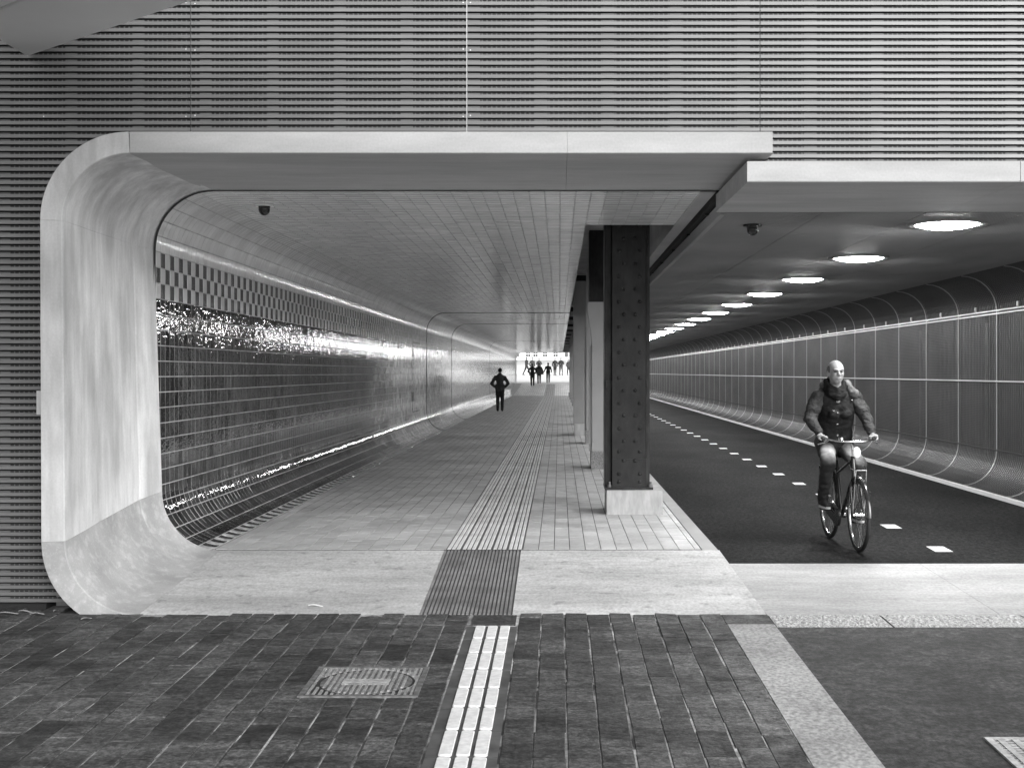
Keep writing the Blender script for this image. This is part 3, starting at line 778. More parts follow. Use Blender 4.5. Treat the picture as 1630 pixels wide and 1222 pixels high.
x, z = rail(MA + MH)
for i in range(26):
    o = obj('clip', clipm); o.location = (x - .01, YB + 1.1 + i * BAY, z + .03); keep(o, gw)
q = MB(); q.box(XM + .16, XM + .5, YB, YEND, -.5, 3.6); keep(q.build('wall_core', mat('dark_wall_core', .05, .9), None), gw)
for i in range(30):
    q = MB() if i == 0 else q
    if i == 0: q.box(-.03, .0, -.04, .04, 0, 2.0); stm = q.mesh('stud', M_RIB)
    o = obj('stud', stm); o.location = (XM + .10, YB + .9 + i * 3.7, .35); keep(o, gw)

# grating ceiling
gc = empty('cycle_ceiling', (4, YB, ZM)); structure(gc)
CX = [1.50, 2.363, 2.377, 3.293, 3.307, 4.193, 4.207, XM - RM - .004]
cpm = []
for a, c in zip(CX[::2], CX[1::2]):
    q = MB(); n = 26
    for i in range(n):
        y = .02 + (BAY - .04) * i / (n - 1); q.box(a, c, y - .011, y + .011, ZM - .004, ZM + .006)
    m_ = int((c - a) / .03)
    for i in range(m_ + 1):
        x = a + .006 + (c - a - .012) * i / m_; q.add([(x - .007, 0, ZM), (x + .007, 0, ZM), (x + .007, BAY, ZM), (x - .007, BAY, ZM)], [(0, 1, 2, 3)])
    cpm.append(q.mesh('ceiling_panel', M_MESHC, fix=False))
for i in range(NB + 1):
    y = YB + .002 + i * BAY
    if y + BAY > YEND + .5: break
    for pm in cpm:
        o = obj('ceiling_panel', pm); o.location = (0, y, 0); keep(o, gc)
q = MB(); q.box(1.42, XM + .5, YB - .1, YEND, ZM + .32, ZM + .5); keep(q.build('ceiling_void', M_DARK, None), gc)
q = MB(); q.box(1.425, 1.50, YB + .03, YEND, ZM + .14, ZM + .30); keep(q.build('edge_channel', M_DARK, None), gc)
q = MB(); q.box(1.455, 1.50, YB + .03, YEND, ZM - .012, ZM + .10); keep(q.build('edge_channel', M_MESHC, None), gc)
bk = MB().box(1.412, 1.452, -.012, .012, ZM + .085, ZM + .10).mesh('hanger', M_BLACK)
for i in range(24):
    o = obj('hanger', bk); o.location = (0, YB + .9 + 1.85 * i, 0); keep(o, gc)

# ------------------------------------------------------------------ lamps over the cycle path
lens = MB(); RL = .30
lens.lathe([(0.0, -.045), (.10, -.042), (.20, -.03), (.27, -.012), (RL, 0.0), (RL, .012), (0, .012)], (0, 0, 0), n=36); lensm = lens.mesh('lens', M_LAMP, smooth=True)
rg = MB(); prof_ = [(RL + .003, .012), (RL + .003, -.004), (RL + .06, -.010), (RL + .075, -.004), (RL + .075, .012)]
n = 36
for i, (r, h) in enumerate(prof_):
    for j in range(n): t = 2 * math.pi * j / n; rg.v.append((r * math.cos(t), r * math.sin(t), h))
for i in range(len(prof_)):
    i2 = (i + 1) % len(prof_)
    for j in range(n): rg.f.append((i * n + j, i * n + (j + 1) % n, i2 * n + (j + 1) % n, i2 * n + j)); rg.m.append(0)
rgm = rg.mesh('bezel', M_RIB, smooth=True)
ORD = 'first second third fourth fifth sixth seventh eighth ninth tenth eleventh twelfth thirteenth fourteenth fifteenth sixteenth seventeenth eighteenth nineteenth twentieth'.split()
ORD += ['twenty ' + q_ for q_ in ORD[:9]]
for i in range(26):
    y = 12.5 + 3.7 * i
    if y > YEND - 1: break
    lo = empty('ceiling_lamp', (3.73, y, ZM - .016)); tag(lo, 'round lit lamp over the cycle path, %s in from the pale lintel' % ORD[i], 'lamp', 'lamps over the cycle path')
    obj('lens', lensm, lo); obj('bezel', rgm, lo)

# ------------------------------------------------------------------ dome cameras
def dome(loc, flange, label):
    d = empty('dome_camera', loc); tag(d, label, 'camera')
    q = MB(); q.lathe([(0, 0), (.082, 0), (.092, -.004), (.092, -.019), (.05, -.0195), (0, -.018)], (0, 0, 0), n=28); q.build('flange', flange, d, smooth=True)
    q = MB(); q.lathe([(.05, -.018), (.055, -.03), (.055, -.055), (.048, -.08), (.033, -.098), (.012, -.107), (0, -.108)], (0, 0, 0), n=24); q.build('dome', M_DOME, d, smooth=True)
    q = MB(); q.lathe([(.0, -.004), (.06, -.004), (.057, -.03), (0, -.03)], (0, 0, 0), n=24); q.build('collar', M_BLACK, d, smooth=True)
dome((-2.86, 12.62, ZC - .006), M_WPLAS, 'white flanged black dome camera under the tiled ceiling')
dome((1.87, 12.58, ZM - .005), M_BLACK, 'black dome camera under the grating ceiling')

# ------------------------------------------------------------------ columns
def column_block(par, x0, x1, y0, y1, h, material):
    q = MB(); e = .008
    q.v = [(x0, y0, -.005), (x1, y0, -.005), (x1, y1, -.005), (x0, y1, -.005), (x0, y0, h - e), (x1, y0, h - e), (x1, y1, h - e), (x0, y1, h - e), (x0 + e, y0 + e, h), (x1 - e, y0 + e, h), (x1 - e, y1 - e, h), (x0 + e, y1 - e, h)]
    q.f = [(0, 3, 2, 1), (8, 9, 10, 11)] + [(i, (i + 1) % 4, 4 + (i + 1) % 4, 4 + i) for i in range(4)] + [(4 + i, 4 + (i + 1) % 4, 8 + (i + 1) % 4, 8 + i) for i in range(4)]; q.m = [0] * len(q.f)
    keep(q.build('base_block', material, None), par)
ca = empty('steel_column', (.83, 14.9, 0)); tag(ca, 'riveted dark steel column on a pale concrete block between footway and cycle path', 'column')
column_block(ca, .535, 1.165, 14.62, 15.3, .272, mat('block_concrete', .40, .75, var=[((5, 5, 2), 5, .16, .35, .65), ((30, 30, 8), 4, .1, .35, .65)]))
q = MB(); q.box(.515, 1.06, 14.66, 15.26, .273, .30); keep(q.build('foot_plate', M_STEEL, None), ca)
ZT = 3.9
q = MB(); q.box(.60, .985, 14.70, 14.725, .301, .62); q.box(.60, .98, 14.705, 14.725, .6205, ZT); fp = keep(q.build('front_plate', mat('painted_steel_plate', .024, .45, spec=.25, var=[((3, 3, 1.5), 5, .25, .35, .65), ((20, 20, 8), 4, .2, .35, .7)], bump=[((30, 30, 30), 4, .3, .004)], roughvar=((5, 5, 3), 4, .3, .6)), None), ca)
rv = MB(); rv.lathe([(.0, -.019), (.010, -.0175), (.017, -.011), (.021, 0), (.0, 0)], (0, 0, 0), axis='y', n=10); rvm = rv.mesh('rivet', M_STEEL, smooth=True)
zs = []; z = .50; i = 0
pairs = [(.36, 1), (.45, 1), (.60, 0), (.70, 1)]
z = .82
while z < ZT - .1: pairs.append((z, i % 2)); z += .143; i += 1
for (z, wide) in pairs:
    hw = .118 if wide else .065
    for s in (-1, 1):
        o = obj('rivet', rvm); o.location = (.79 + s * hw + .005, 14.70 if z < .61 else 14.705, z); keep(o, ca)
# web, side channels, back plate
q = MB(); q.box(.70, .88, 14.7255, 15.15, .301, ZT); keep(q.build('web', M_STEEL, None), ca)
for (x0, x1) in ((.515, .535), (1.01, 1.03)):
    q = MB(); q.box(x0, x1, 14.80, 15.10, .301, ZT); keep(q.build('side_plate', M_STEEL, None), ca)
for (x0, x1) in ((.5355, .6995), (.8805, 1.0095)):
    q = MB(); q.box(x0, x1, 14.93, 14.955, .301, ZT); keep(q.build('stiffener', M_STEEL, None), ca)
for x0 in (.5355, .99):
    q = MB(); q.box(x0, x0 + .055 if x0 < .6 else x0 + .0195, 14.79, 14.80, .301, ZT); keep(q.build('angle_iron', M_STEEL, None), ca)
q = MB(); q.box(.5355, .6, 14.75, 14.93, 1.42, 1.50); keep(q.build('splice_plate', M_STEEL, None), ca)
q = MB(); q.box(.63, 1.01, 15.1505, 15.175, .301, ZT); keep(q.build('back_plate', M_STEEL, None), ca)
bt = MB(); bt.lathe([(0, 0), (.022, 0), (.022, .03), (.012, .032), (.012, .06), (0, .06)], (0, 0, 0), n=8); btm = bt.mesh('anchor_bolt', M_IRON)
for (x, y) in ((.57, 14.71), (1.035, 14.71), (.57, 15.2), (1.035, 15.2)):
    o = obj('anchor_bolt', btm); o.location = (x, y, .30); keep(o, ca)

cb = empty('painted_column', (.83, 21.9, 0)); tag(cb, 'pale painted steel column with flared head behind the riveted column', 'column', None)
column_block(cb, .53, 1.17, 21.5, 22.2, .29, M_STRIP)
q = MB()
pr = [(.545, .291), (.545, 2.05), (.53, 2.25), (.50, 2.45), (.475, 2.62), (.475, 2.76)]
pts = pr + [(1.12 - (x - .545), z) for x, z in reversed(pr)]
q.v = [(x, 21.55, z) for x, z in pts] + [(x, 21.85, z) for x, z in pts]; n = len(pts)
q.f = [tuple(range(n)), tuple(range(n, 2 * n))] + [(i, (i + 1) % n, n + (i + 1) % n, n + i) for i in range(n)]; q.m = [0] * len(q.f)
keep(q.build('shaft', M_STEELL, None), cb)
q = MB(); q.box(.495, .5449, 21.60, 21.70, .291, 2.04); keep(q.build('side_strip', M_STEELL, None), cb)
q = MB(); q.box(.50, 1.15, 21.6, 22.1, 2.7605, 3.95); keep(q.build('head', M_STEEL, None), cb)
sb = MB(); sb.lathe([(0, -.006), (.008, -.006), (.01, 0), (0, 0)], (0, 0, 0), axis='y', n=8); sbm = sb.mesh('bolt', M_STEELM)
for z in (.45, 1.4, 1.95, 2.02):
    o = obj('bolt', sbm); o.location = (.57, 21.5485, z); keep(o, cb)
cc = empty('grey_column', (.85, 29.3, 0)); tag(cc, 'slim grey column behind the pale painted column', 'column')
column_block(cc, .585, 1.2, 29.0, 29.6, .3, M_STRIP)
q = MB(); q.box(.61, 1.1, 29.1, 29.5, .3005, 3.9); keep(q.build('shaft', M_STEELL, None), cc)
q = MB(); q.box(.575, .6095, 29.15, 29.4, .3005, 2.6); keep(q.build('side_strip', M_STEELM, None), cc)
cd_ = empty('broad_pier', (.7, 33.2, 0)); tag(cd_, 'broad grey pier on a pale block, farthest visible support', 'pier')
column_block(cd_, .39, 1.2, 32.8, 33.7, .29, M_CONC)
q = MB(); q.box(.365, 1.2, 32.9, 33.6, .2905, 3.9); keep(q.build('shaft', M_STEELM, None), cd_)
for i, y in enumerate((40.0, 47.2, 54.4, 61.6, 68.8, 76.0, 83.2)):
    e_ = empty('far_column', (.85, y, 0)); tag(e_, 'plain grey column, %s in the row after the broad pier' % ORD[i], 'column', 'columns beyond the broad pier')
    column_block(e_, .6, 1.15, y - .3, y + .3, .29, M_STRIP)
    q = MB(); q.box(.66, 1.08, y - .2, y + .2, .2905, 3.9); keep(q.build('shaft', M_STEELM, None), e_)

# ------------------------------------------------------------------ far end: portal, square, building
q = MB(); 
fe = empty('far_portal', (-3.4, YEND, .6)); tag(fe, 'pale concrete portal at the bright far end of the footway', 'portal')
pf = [path(v)[:2] for v in sw] + [(1.4, ZC), (1.4, 3.6), (-4.2, 3.6), (-4.2, -.2), (-3.11, -.2)]
q = MB(); n = len(pf); q.v = [(x, YEND + .002, z + .002) for x, z in pf] + [(x * .985 if x < 0 else x, YEND + 1.5, z) for x, z in pf]
q.f = [tuple(range(n)), tuple(range(n, 2 * n))] + [(i, (i + 1) % n, n + (i + 1) % n, n + i) for i in range(n)]; q.m = [0] * len(q.f)
keep(q.build('surround', mat('white_portal_concrete', .7, .7), None), fe)
q = MB(); sheet(q, -40, 40, [YEND, 130, 250], -.004, zramp); structure(q.build('square', M_PALEG))
bd = empty('building', (0, 185, 1.2)); tag(bd, 'white fronted building with sash windows beyond the far end', 'building')
M_BW = mat('white_render', .72, .8, var=[((.4, .4, .4), 3, .05, .35, .65)]); M_BWIN = mat('window_glass', .05, .1); M_BF = mat('window_frame', .75, .5)
q = MB(); q.box(-45, 45, 185, 197, 1.2, 15); keep(q.build('wall', M_BW, None), bd)
M_BPALE = mat('pale_brick', .42, .8)
for k in range(3):
    x0 = -6.4 + k * 3.6
    q = MB(); q.box(x0 + 2.1, x0 + 3.2, 184.94, 185, 3.68, 4.9); keep(q.build('brick_panel', M_BPALE, None), bd)
wx = [-8.9, -6.0, -4.4, -3.35, -2.0, -.5, 1.25, 2.8, 4.4, 6]
for x in wx:
    for zb_ in (3.75, 6.6):
        wd = MB(); wd.box(x - .36, x + .36, 184.90, 185, zb_, zb_ + (1.05 if zb_ < 5 else 1.7)); f_ = keep(wd.build('window', M_BF, None), bd)
        for (u0, u1, v0, v1) in ((-.30, -.03, .06, .36), (.03, .30, .06, .36), (-.30, -.03, .46, .98), (.03, .30, .46, .98)):
            sc_ = 1 if zb_ < 5 else 1.65
            pn = MB(); pn.box(x + u0, x + u1, 184.89, 184.8995, zb_ + v0 * sc_, zb_ + v1 * sc_); pno = pn.build('pane', M_BWIN, None); pno.parent = f_
            pno.matrix_parent_inverse = f_.matrix_parent_inverse.copy() @ Matrix.Identity(4); pno.parent = f_; pno.matrix_parent_inverse = Matrix.Identity(4)
q = MB(); q.hexa([(-20, 182.5, 3.25), (20, 182.5, 3.25), (20, 185, 3.45), (-20, 185, 3.45)], [(-20, 182.5, 3.5), (20, 182.5, 3.5), (20, 185, 3.62), (-20, 185, 3.62)]); keep(q.build('awning', M_WHITE, None), bd)
for i in range(14):
    x = -14 + i * 2.0
    q = MB(); q.box(x, x + 1.7, 184.93, 184.99, 1.3, 3.2); keep(q.build('shop_window', mat('shop_glass', .7, .3), None), bd)
q = MB(); q.v = []
arch = [(.9 + .35 * math.cos(a), 4.2 + .42 * math.sin(a)) for a in np.linspace(0, math.pi, 13)] + [(.55, 3.4), (1.25, 3.4)]
sg = empty('clock_post', (.9, 160, 1.26)); tag(sg, 'white round headed post clock standing before the white building', 'clock')
q = MB(); n = len(arch); q.v = [(x - .9, 0 - .1, z - 1.26) for x, z in arch] + [(x - .9, .1, z - 1.26) for x, z in arch]
q.f = [tuple(range(n)), tuple(range(n, 2 * n))] + [(i, (i + 1) % n, n + (i + 1) % n, n + i) for i in range(n)]; q.m = [0] * len(q.f); q.build('case', M_WHITE, sg)
q = MB(); q.box(-.2, .2, -.13, -.1005, 2.2, 2.85); q.build('face', mat('clock_face', .1, .4), sg)
q = MB(); q.tube([(0, 0, 0), (0, 0, 2.14)], .07, 8); q.build('post', M_WHITE, sg)

# ------------------------------------------------------------------ people and bicycle
TMP = bpy.data.scenes.new('workshop')
def blob(name, shapes, voxel, material, parent, smooth=4, fold=0.0, fscale=8.0, seed=0.0):
    """one continuous skin grown over tapered capsules and ellipsoids"""
    bm = bmesh.new()
    for s in shapes:
        if s[0] == 'c':
            p0, r0, p1, r1 = Vector(s[1]), s[2], Vector(s[3]), s[4]
            d = p1 - p0; L_ = d.length; ns = max(2, int(L_ / (min(r0, r1) * .45)) + 1)
            for i in range(ns + 1):
                t = i / ns; bmesh.ops.create_icosphere(bm, subdivisions=2, radius=r0 + (r1 - r0) * t, matrix=Matrix.Translation(p0 + d * t))
        else:
            c, rad = Vector(s[1]), s[2]; rot = s[3] if len(s) > 3 else Matrix.Identity(4)
            bmesh.ops.create_icosphere(bm, subdivisions=3, radius=1, matrix=Matrix.Translation(c) @ rot @ Matrix.Diagonal((*rad, 1)))
    me = bpy.data.meshes.new(name); bm.to_mesh(me); bm.free()
    o = bpy.data.objects.new(name, me); TMP.collection.objects.link(o)
    rm = o.modifiers.new('r', 'REMESH'); rm.mode = 'VOXEL'; rm.voxel_size = voxel; rm.use_smooth_shade = True
    sm = o.modifiers.new('s', 'SMOOTH'); sm.factor = .5; sm.iterations = smooth
    TMP.view_layers[0].update(); dg = TMP.view_layers[0].depsgraph
    me2 = bpy.data.meshes.new_from_object(o.evaluated_get(dg)); me2.name = name
    bpy.data.objects.remove(o); bpy.data.meshes.remove(me)
    if fold:
        no = np.empty(len(me2.vertices) * 3); me2.vertices.foreach_get('normal', no); no = no.reshape(-1, 3)
        for i, v in enumerate(me2.vertices):
            p = v.co; n_ = mnoise.noise((p.x * fscale + seed, p.y * fscale, p.z * fscale * 1.7)) + .5 * mnoise.noise((p.x * fscale * 2.3, p.y * fscale * 2.3 + seed, p.z * fscale * 3.5))
            v.co = p + Vector(no[i]) * n_ * fold
    me2.materials.clear(); me2.materials.append(material)
    me2.polygons.foreach_set('use_smooth', [True] * len(me2.polygons))
    return obj(name, me2, parent)

def person(loc, rz, label, coat, trous, step=.0, arms='down', height=1.75, bag=None, hair=.03, coat_len=.0, cat='person', group=None, pose_arm=0.0, face=.35):
    k = height / 1.75
    p = empty('person', loc, rz); tag(p, label, 'person', group)
    mc = mat('coat_%03d' % int(coat * 1000), coat, .75, var=[((6, 6, 6), 4, .25, .35, .65)]); mt = mat('trousers_%03d' % int(trous * 1000), trous, .8)
    V = lambda x, y, z: (x * k, y * k, z * k)
    # facing local -Y
    hipL, hipR = V(.09, 0, .92), V(-.09, 0, .92)
    knL, knR = V(.095, -.02 - step * .25, .50), V(-.095, -.02 + step * .22, .50)
    anL, anR = V(.09, -step * .38, .09 + (.04 if step else 0) * 0), V(-.09, step * .42, .09 + .06 * abs(step))
    shL, shR = V(.185, .01, 1.385), V(-.185, .01, 1.385)
    if arms == 'pockets':
        elL, elR = V(.33, .08, 1.14), V(-.33, .08, 1.14); haL, haR = V(.20, -.04, .97), V(-.20, -.04, .97)
    elif arms == 'hold':
        elL, elR = V(.27, .02, 1.15), V(-.27, .02, 1.15); haL, haR = V(.14, -.22, 1.12), V(-.14, -.22, 1.12)
    else:
        elL, elR = V(.27, .05 + step * .12, 1.14), V(-.27, .05 - step * .12, 1.14); haL, haR = V(.29 + pose_arm, -.03 + step * .22, .90), V(-.29, -.03 - step * .22, .90)
    head = V(0, -.02, 1.635)
    skin = mat('skin_%02d' % int(face * 100), face, .6)
    bs = [('e', head, (.075 * k, .095 * k, .115 * k)), ('e', V(0, -.10, 1.62), (.016 * k, .022 * k, .022 * k)), ('c', V(0, .01, 1.42), .055 * k, V(0, -.01, 1.56), .05 * k), ('c', V(0, 0, 1.38), .12 * k, V(0, 0, .98), .11 * k),
          ('c', hipL, .07 * k, knL, .05 * k), ('c', knL, .05 * k, anL, .035 * k), ('c', hipR, .07 * k, knR, .05 * k), ('c', knR, .05 * k, anR, .035 * k),
          ('c', shL, .05 * k, elL, .04 * k), ('c', elL, .035 * k, haL, .028 * k), ('c', shR, .05 * k, elR, .04 * k), ('c', elR, .035 * k, haR, .028 * k), ('e', haL, (.03 * k, .035 * k, .05 * k)), ('e', haR, (.03 * k, .035 * k, .05 * k)),
          ('e', V(.078, 0, 1.63), (.012, .02, .03)), ('e', V(-.078, 0, 1.63), (.012, .02, .03)), ('c', anL, .035 * k, (anL[0], anL[1] - .13 * k, .045 * k), .03 * k), ('c', anR, .035 * k, (anR[0], anR[1] - .13 * k, anR[2] - .045 * k), .03 * k)]
    blob('body', bs, .022, skin, p, 2)
    sl_ = .074 if arms == 'pockets' else .062
    js = [('c', V(-.09, 0, 1.36), .115 * k, V(.09, 0, 1.36), .115 * k), ('c', V(-.05, .01, 1.44), .075 * k, V(.05, .01, 1.44), .075 * k), ('c', V(0, 0, 1.36), .165 * k, V(0, .01, 1.10), .15 * k), ('c', V(-.06, .01, 1.05), .125 * k, V(-.07, 0, .92 - coat_len), .125 * k), ('c', V(.06, .01, 1.05), .125 * k, V(.07, 0, .92 - coat_len), .125 * k),
          ('c', shL, .075 * k, elL, sl_ * k), ('c', elL, sl_ * k, tuple(lerp(a, c, .88) for a, c in zip(elL, haL)), .05 * k), ('c', shR, .075 * k, elR, sl_ * k), ('c', elR, sl_ * k, tuple(lerp(a, c, .88) for a, c in zip(elR, haR)), .05 * k),
          ('c', V(0, .03, 1.46), .085 * k, V(0, .02, 1.50), .075 * k)]
    blob('coat', js, .022, mc, p, 3, .012, 7, loc[0])
    t = [('c', hipL, .105 * k, knL, .078 * k), ('c', knL, .078 * k, anL, .062 * k), ('c', hipR, .105 * k, knR, .078 * k), ('c', knR, .078 * k, anR, .062 * k), ('c', hipL, .10 * k, hipR, .10 * k)]
    blob('trousers', t, .02, mt, p, 2, .008, 8, loc[0])
    for a in (anL, anR):
        blob('shoe', [('c', (a[0], a[1] + .03, a[2] - .045 * k), .042 * k, (a[0], a[1] - .15 * k, a[2] - .052 * k), .036 * k)], .014, M_BLACK, p, 2)
    blob('hair', [('e', (head[0], head[1] + .018 * k, head[2] + .028 * k), (.084 * k, .098 * k, .10 * k))], .016, mat('hair_%02d' % int(hair * 100), hair, .8), p, 2)
    if bag: 
        q = MB(); (bx, by, bz, bw_, bd__, bh) = bag
        q.hexa([(bx - bw_ / 2, by - bd__ / 2, bz), (bx + bw_ / 2, by - bd__ / 2, bz), (bx + bw_ / 2, by + bd__ / 2, bz), (bx - bw_ / 2, by + bd__ / 2, bz)],
               [(bx - bw_ * .42, by - bd__ * .3, bz + bh), (bx + bw_ * .42, by - bd__ * .3, bz + bh), (bx + bw_ * .42, by + bd__ * .3, bz + bh), (bx - bw_ * .42, by + bd__ * .3, bz + bh)])
        return p, q
    return p, None
PI = math.pi
person((-2.39, 52.6, 0), PI, 'person in padded jacket walking away alone, hands in pockets, beside the tiled wall', .035, .012, .12, 'pockets', 1.76, hair=.01, coat_len=.02)
person((-2.13, 104, zramp(104)), PI, 'person in bulky black coat walking out of the far end', .012, .015, .25, 'pockets', 1.80, hair=.02, coat_len=.05)
pp, bagq = person((-1.67, 108.4, zramp(108.4)), PI, 'person in dark coat carrying a large dark shoulder bag at the far end', .03, .03, .5, 'down', 1.72, bag=(-.08, .26, .78, .62, .22, .46), hair=.05)
bo = bagq.build('shoulder_bag', mat('bag_fabric', .05, .7)); bo.location = (-1.67, 108.4, zramp(108.4)); bo.rotation_euler = (0, 0, PI); tag(bo, 'large dark shoulder bag carried by the walker at the far end', 'bag')
person((-.93, 110, zramp(110)), PI, 'person in black jacket and grey trousers striding out of the far end', .012, .12, .5, 'down', 1.72, hair=.03, pose_arm=.12)
GRP = 'people crossing the bright square'
far = [(-3.25, 130, 1.4, 'person in grey coat striding across the square beside the far portal edge', .03, .03, .8, 'hold', 1.80, None),
       (-2.74, 133, 0.4, 'person in light grey coat on the square behind the black coated walker', .05, .05, .4, 'down', 1.80, None),
       (-2.06, 134, 0.2, 'person in pale grey jacket on the square behind the bag carrier', .05, .06, .3, 'hold', 1.76, None),
       (-.41, 130, -.2, 'person in charcoal jacket standing on the square beside the striding walker', .02, .02, .1, 'down', 1.72, None),
       (.19, 128, .3, 'person in dark coat with bare legs holding a case on the square', .02, .09, .35, 'hold', 1.74, None),
       (1.0, 138, .6, 'person in mid grey coat on the square before the shop windows', .04, .03, .3, 'down', 1.70, None),
       (1.42, 138, 2.6, 'person in pale coat on the square next to the broad pier edge', .06, .03, .3, 'hold', 1.74, None)]
for (x, y, rz, lb, c_, t_, st, ar, hh, bg_) in far: person((x, y, 1.257), rz, lb, c_, t_, st, ar, hh, group=GRP)

# bicycle (local: -y forward, +x rider's left)
BL = (2.83, 12.95, ZR + .002); BRZ = math.atan2(.055, .99)
bk_ = empty('bicycle', BL, BRZ); tag(bk_, 'black city bicycle with upright handlebar ridden along the cycle path', 'bicycle')
def wheel(name, y, r=.35):
    w_ = empty(name, (0, y, r)); w_.parent = bk_
    q = MB(); q.tube([(0, (r - .019) * math.cos(a), (r - .019) * math.sin(a)) for a in np.linspace(0, 2 * PI, 49)[:-1]], .019, 10, closed=True); q.build('tyre', M_TYRE, w_, smooth=True, sharp=80)
    q = MB(); q.tube([(0, (r - .044) * math.cos(a), (r - .044) * math.sin(a)) for a in np.linspace(0, 2 * PI, 49)[:-1]], .0125, 8, closed=True); q.build('rim', M_CHROME, w_, smooth=True, sharp=80)
    q = MB()
    for i in range(28):
        a = 2 * PI * i / 28; b_ = a + (.35 if i % 2 else -.35); s_ = .028 if i % 4 < 2 else -.028
        q.tube([(s_, .022 * math.cos(b_), .022 * math.sin(b_)), (0, (r - .05) * math.cos(a), (r - .05) * math.sin(a))], .0016, 4)
    q.build('spokes', M_CHROME, w_)['kind'] = 'stuff'
    q = MB(); q.lathe([(0, -.055), (.012, -.055), (.012, -.036), (.03, -.034), (.03, -.026), (.02, -.022), (.02, .022), (.03, .026), (.03, .034), (.012, .036), (.012, .055), (0, .055)], (0, 0, 0), axis='x', n=14); q.build('hub', M_CHROME, w_, smooth=True)
    return w_
wheel('front_wheel', -.53); wheel('rear_wheel', .53)
q = MB()
ht, hb, bb, st_, rh = Vector((0, -.335, .90)), Vector((0, -.385, .70)), Vector((0, .06, .285)), Vector((0, .26, .82)), Vector((0, .53, .35))
q.tube([ht, hb], .022, 12); q.tube([hb + Vector((0, .01, .03)), bb], .019, 12); q.tube([ht + Vector((0, .015, -.03)), Vector((0, .22, .70))], .015, 12); q.tube([bb, st_], .016, 12)
q.lathe([(0, -.04), (.022, -.04), (.022, .04), (0, .04)], bb, axis='x', n=14)
for s in (-1, 1):
    q.tube([bb + Vector((s * .03, .03, 0)), Vector((s * .055, .30, .31)), rh + Vector((s * .062, 0, 0))], .010, 8)
    q.tube([st_ + Vector((s * .012, 0, -.08)), Vector((s * .05, .34, .68)), rh + Vector((s * .062, 0, 0))], .008, 8)
q.build('frame', M_BIKE, bk_, smooth=True, sharp=60)
q = MB()
q.tube([hb + Vector((0, 0, .0)), hb + Vector((0, -.015, -.05))], .020, 10)
for s in (-1, 1): q.tube([hb + Vector((0, -.01, -.03)), (s * .045, -.41, .645), (s * .05, -.43, .58), (s * .052, -.49, .42), (s * .055, -.53, .35)], [.017, .015, .014, .012, .010], 8)
q.build('fork', M_BIKE, bk_, smooth=True, sharp=60)
def mudguard(name, y, a0, a1):
    q = MB(); r = .375; n = 26
    for i in range(n + 1):
        a = lerp(a0, a1, i / n); c_, s_ = math.cos(a), math.sin(a)
        for (wx_, dr) in ((-.028, -.014), (-.018, -.003), (0, 0), (.018, -.003), (.028, -.014)): q.v.append((wx_, y + (r + dr) * c_, .35 + (r + dr) * s_))
    for i in range(n):
        for j in range(4): a_ = i * 5 + j; q.f.append((a_, a_ + 1, a_ + 6, a_ + 5)); q.m.append(0)
    q.build(name, M_BIKE, bk_, smooth=True, sharp=80)
mudguard('front_mudguard', -.53, R(20), R(178)); mudguard('rear_mudguard', .53, R(-5), R(165))
q = MB()
for s in (-1, 1):
    q.tube([(s * .058, -.53, .35), (s * .030, -.81, .60)], .003, 5); q.tube([(s * .058, -.53, .35), (s * .030, -.53, .735)], .003, 5); q.tube([(s * .06, .53, .35), (s * .03, .86, .52)], .003, 5)
q.build('mudguard_stays', M_CHROME, bk_)
hbz = 1.055
q = MB(); q.tube([ht + Vector((0, -.0, -.01)), (0, -.318, 1.0), (0, -.325, 1.035), (0, -.36, 1.045)], .0125, 10)
bar = [(-.27, -.12, hbz + .01), (-.25, -.20, hbz + .012), (-.21, -.29, hbz + .005), (-.12, -.345, hbz - .012), (0, -.36, hbz - .012), (.12, -.345, hbz - .012), (.21, -.29, hbz + .005), (.25, -.20, hbz + .012), (.27, -.12, hbz + .01)]
q.tube(bar, .011, 10); q.build('handlebar', M_CHROME, bk_, smooth=True, sharp=60)
for s in (-1, 1):
    q = MB(); q.tube([(s * .272, -.105, hbz + .009), (s * .25, -.215, hbz + .012)], .0155, 10); q.build('grip', M_BLACK, bk_, smooth=True)
    q = MB(); q.tube([(s * .22, -.28, hbz - .005), (s * .25, -.27, hbz - .02), (s * .30, -.17, hbz - .045)], .006, 6); q.build('brake_lever', M_CHROME, bk_, smooth=True)
q = MB(); q.lathe([(0, -.03), (.022, -.028), (.03, -.008), (.026, .008), (0, .012)], (-.12, -.345, hbz + .02), n=14); q.build('bell', M_CHROME, bk_, smooth=True)
hl = MB(); hl.v = []
for i, (r, y) in enumerate([(.0, .05), (.02, .045), (.035, .02), (.045, -.015), (.046, -.028), (.04, -.036), (0, -.042)]):
    for j in range(16): t = 2 * PI * j / 16; hl.v.append((r * .85 * math.cos(t), -.44 + y, .945 + r * 1.2 * math.sin(t)))
for i in range(6):
    for j in range(16): hl.f.append((i * 16 + j, i * 16 + (j + 1) % 16, (i + 1) * 16 + (j + 1) % 16, (i + 1) * 16 + j)); hl.m.append(1 if i >= 3 else 0)
hl.build('headlight', [M_CHROME, mat('headlight_glass', .85, .15)], bk_, smooth=True, sharp=70)
q = MB(); q.tube([(0, -.35, .88), (0, -.41, .92)], .006, 6); q.build('headlight_bracket', M_CHROME, bk_)
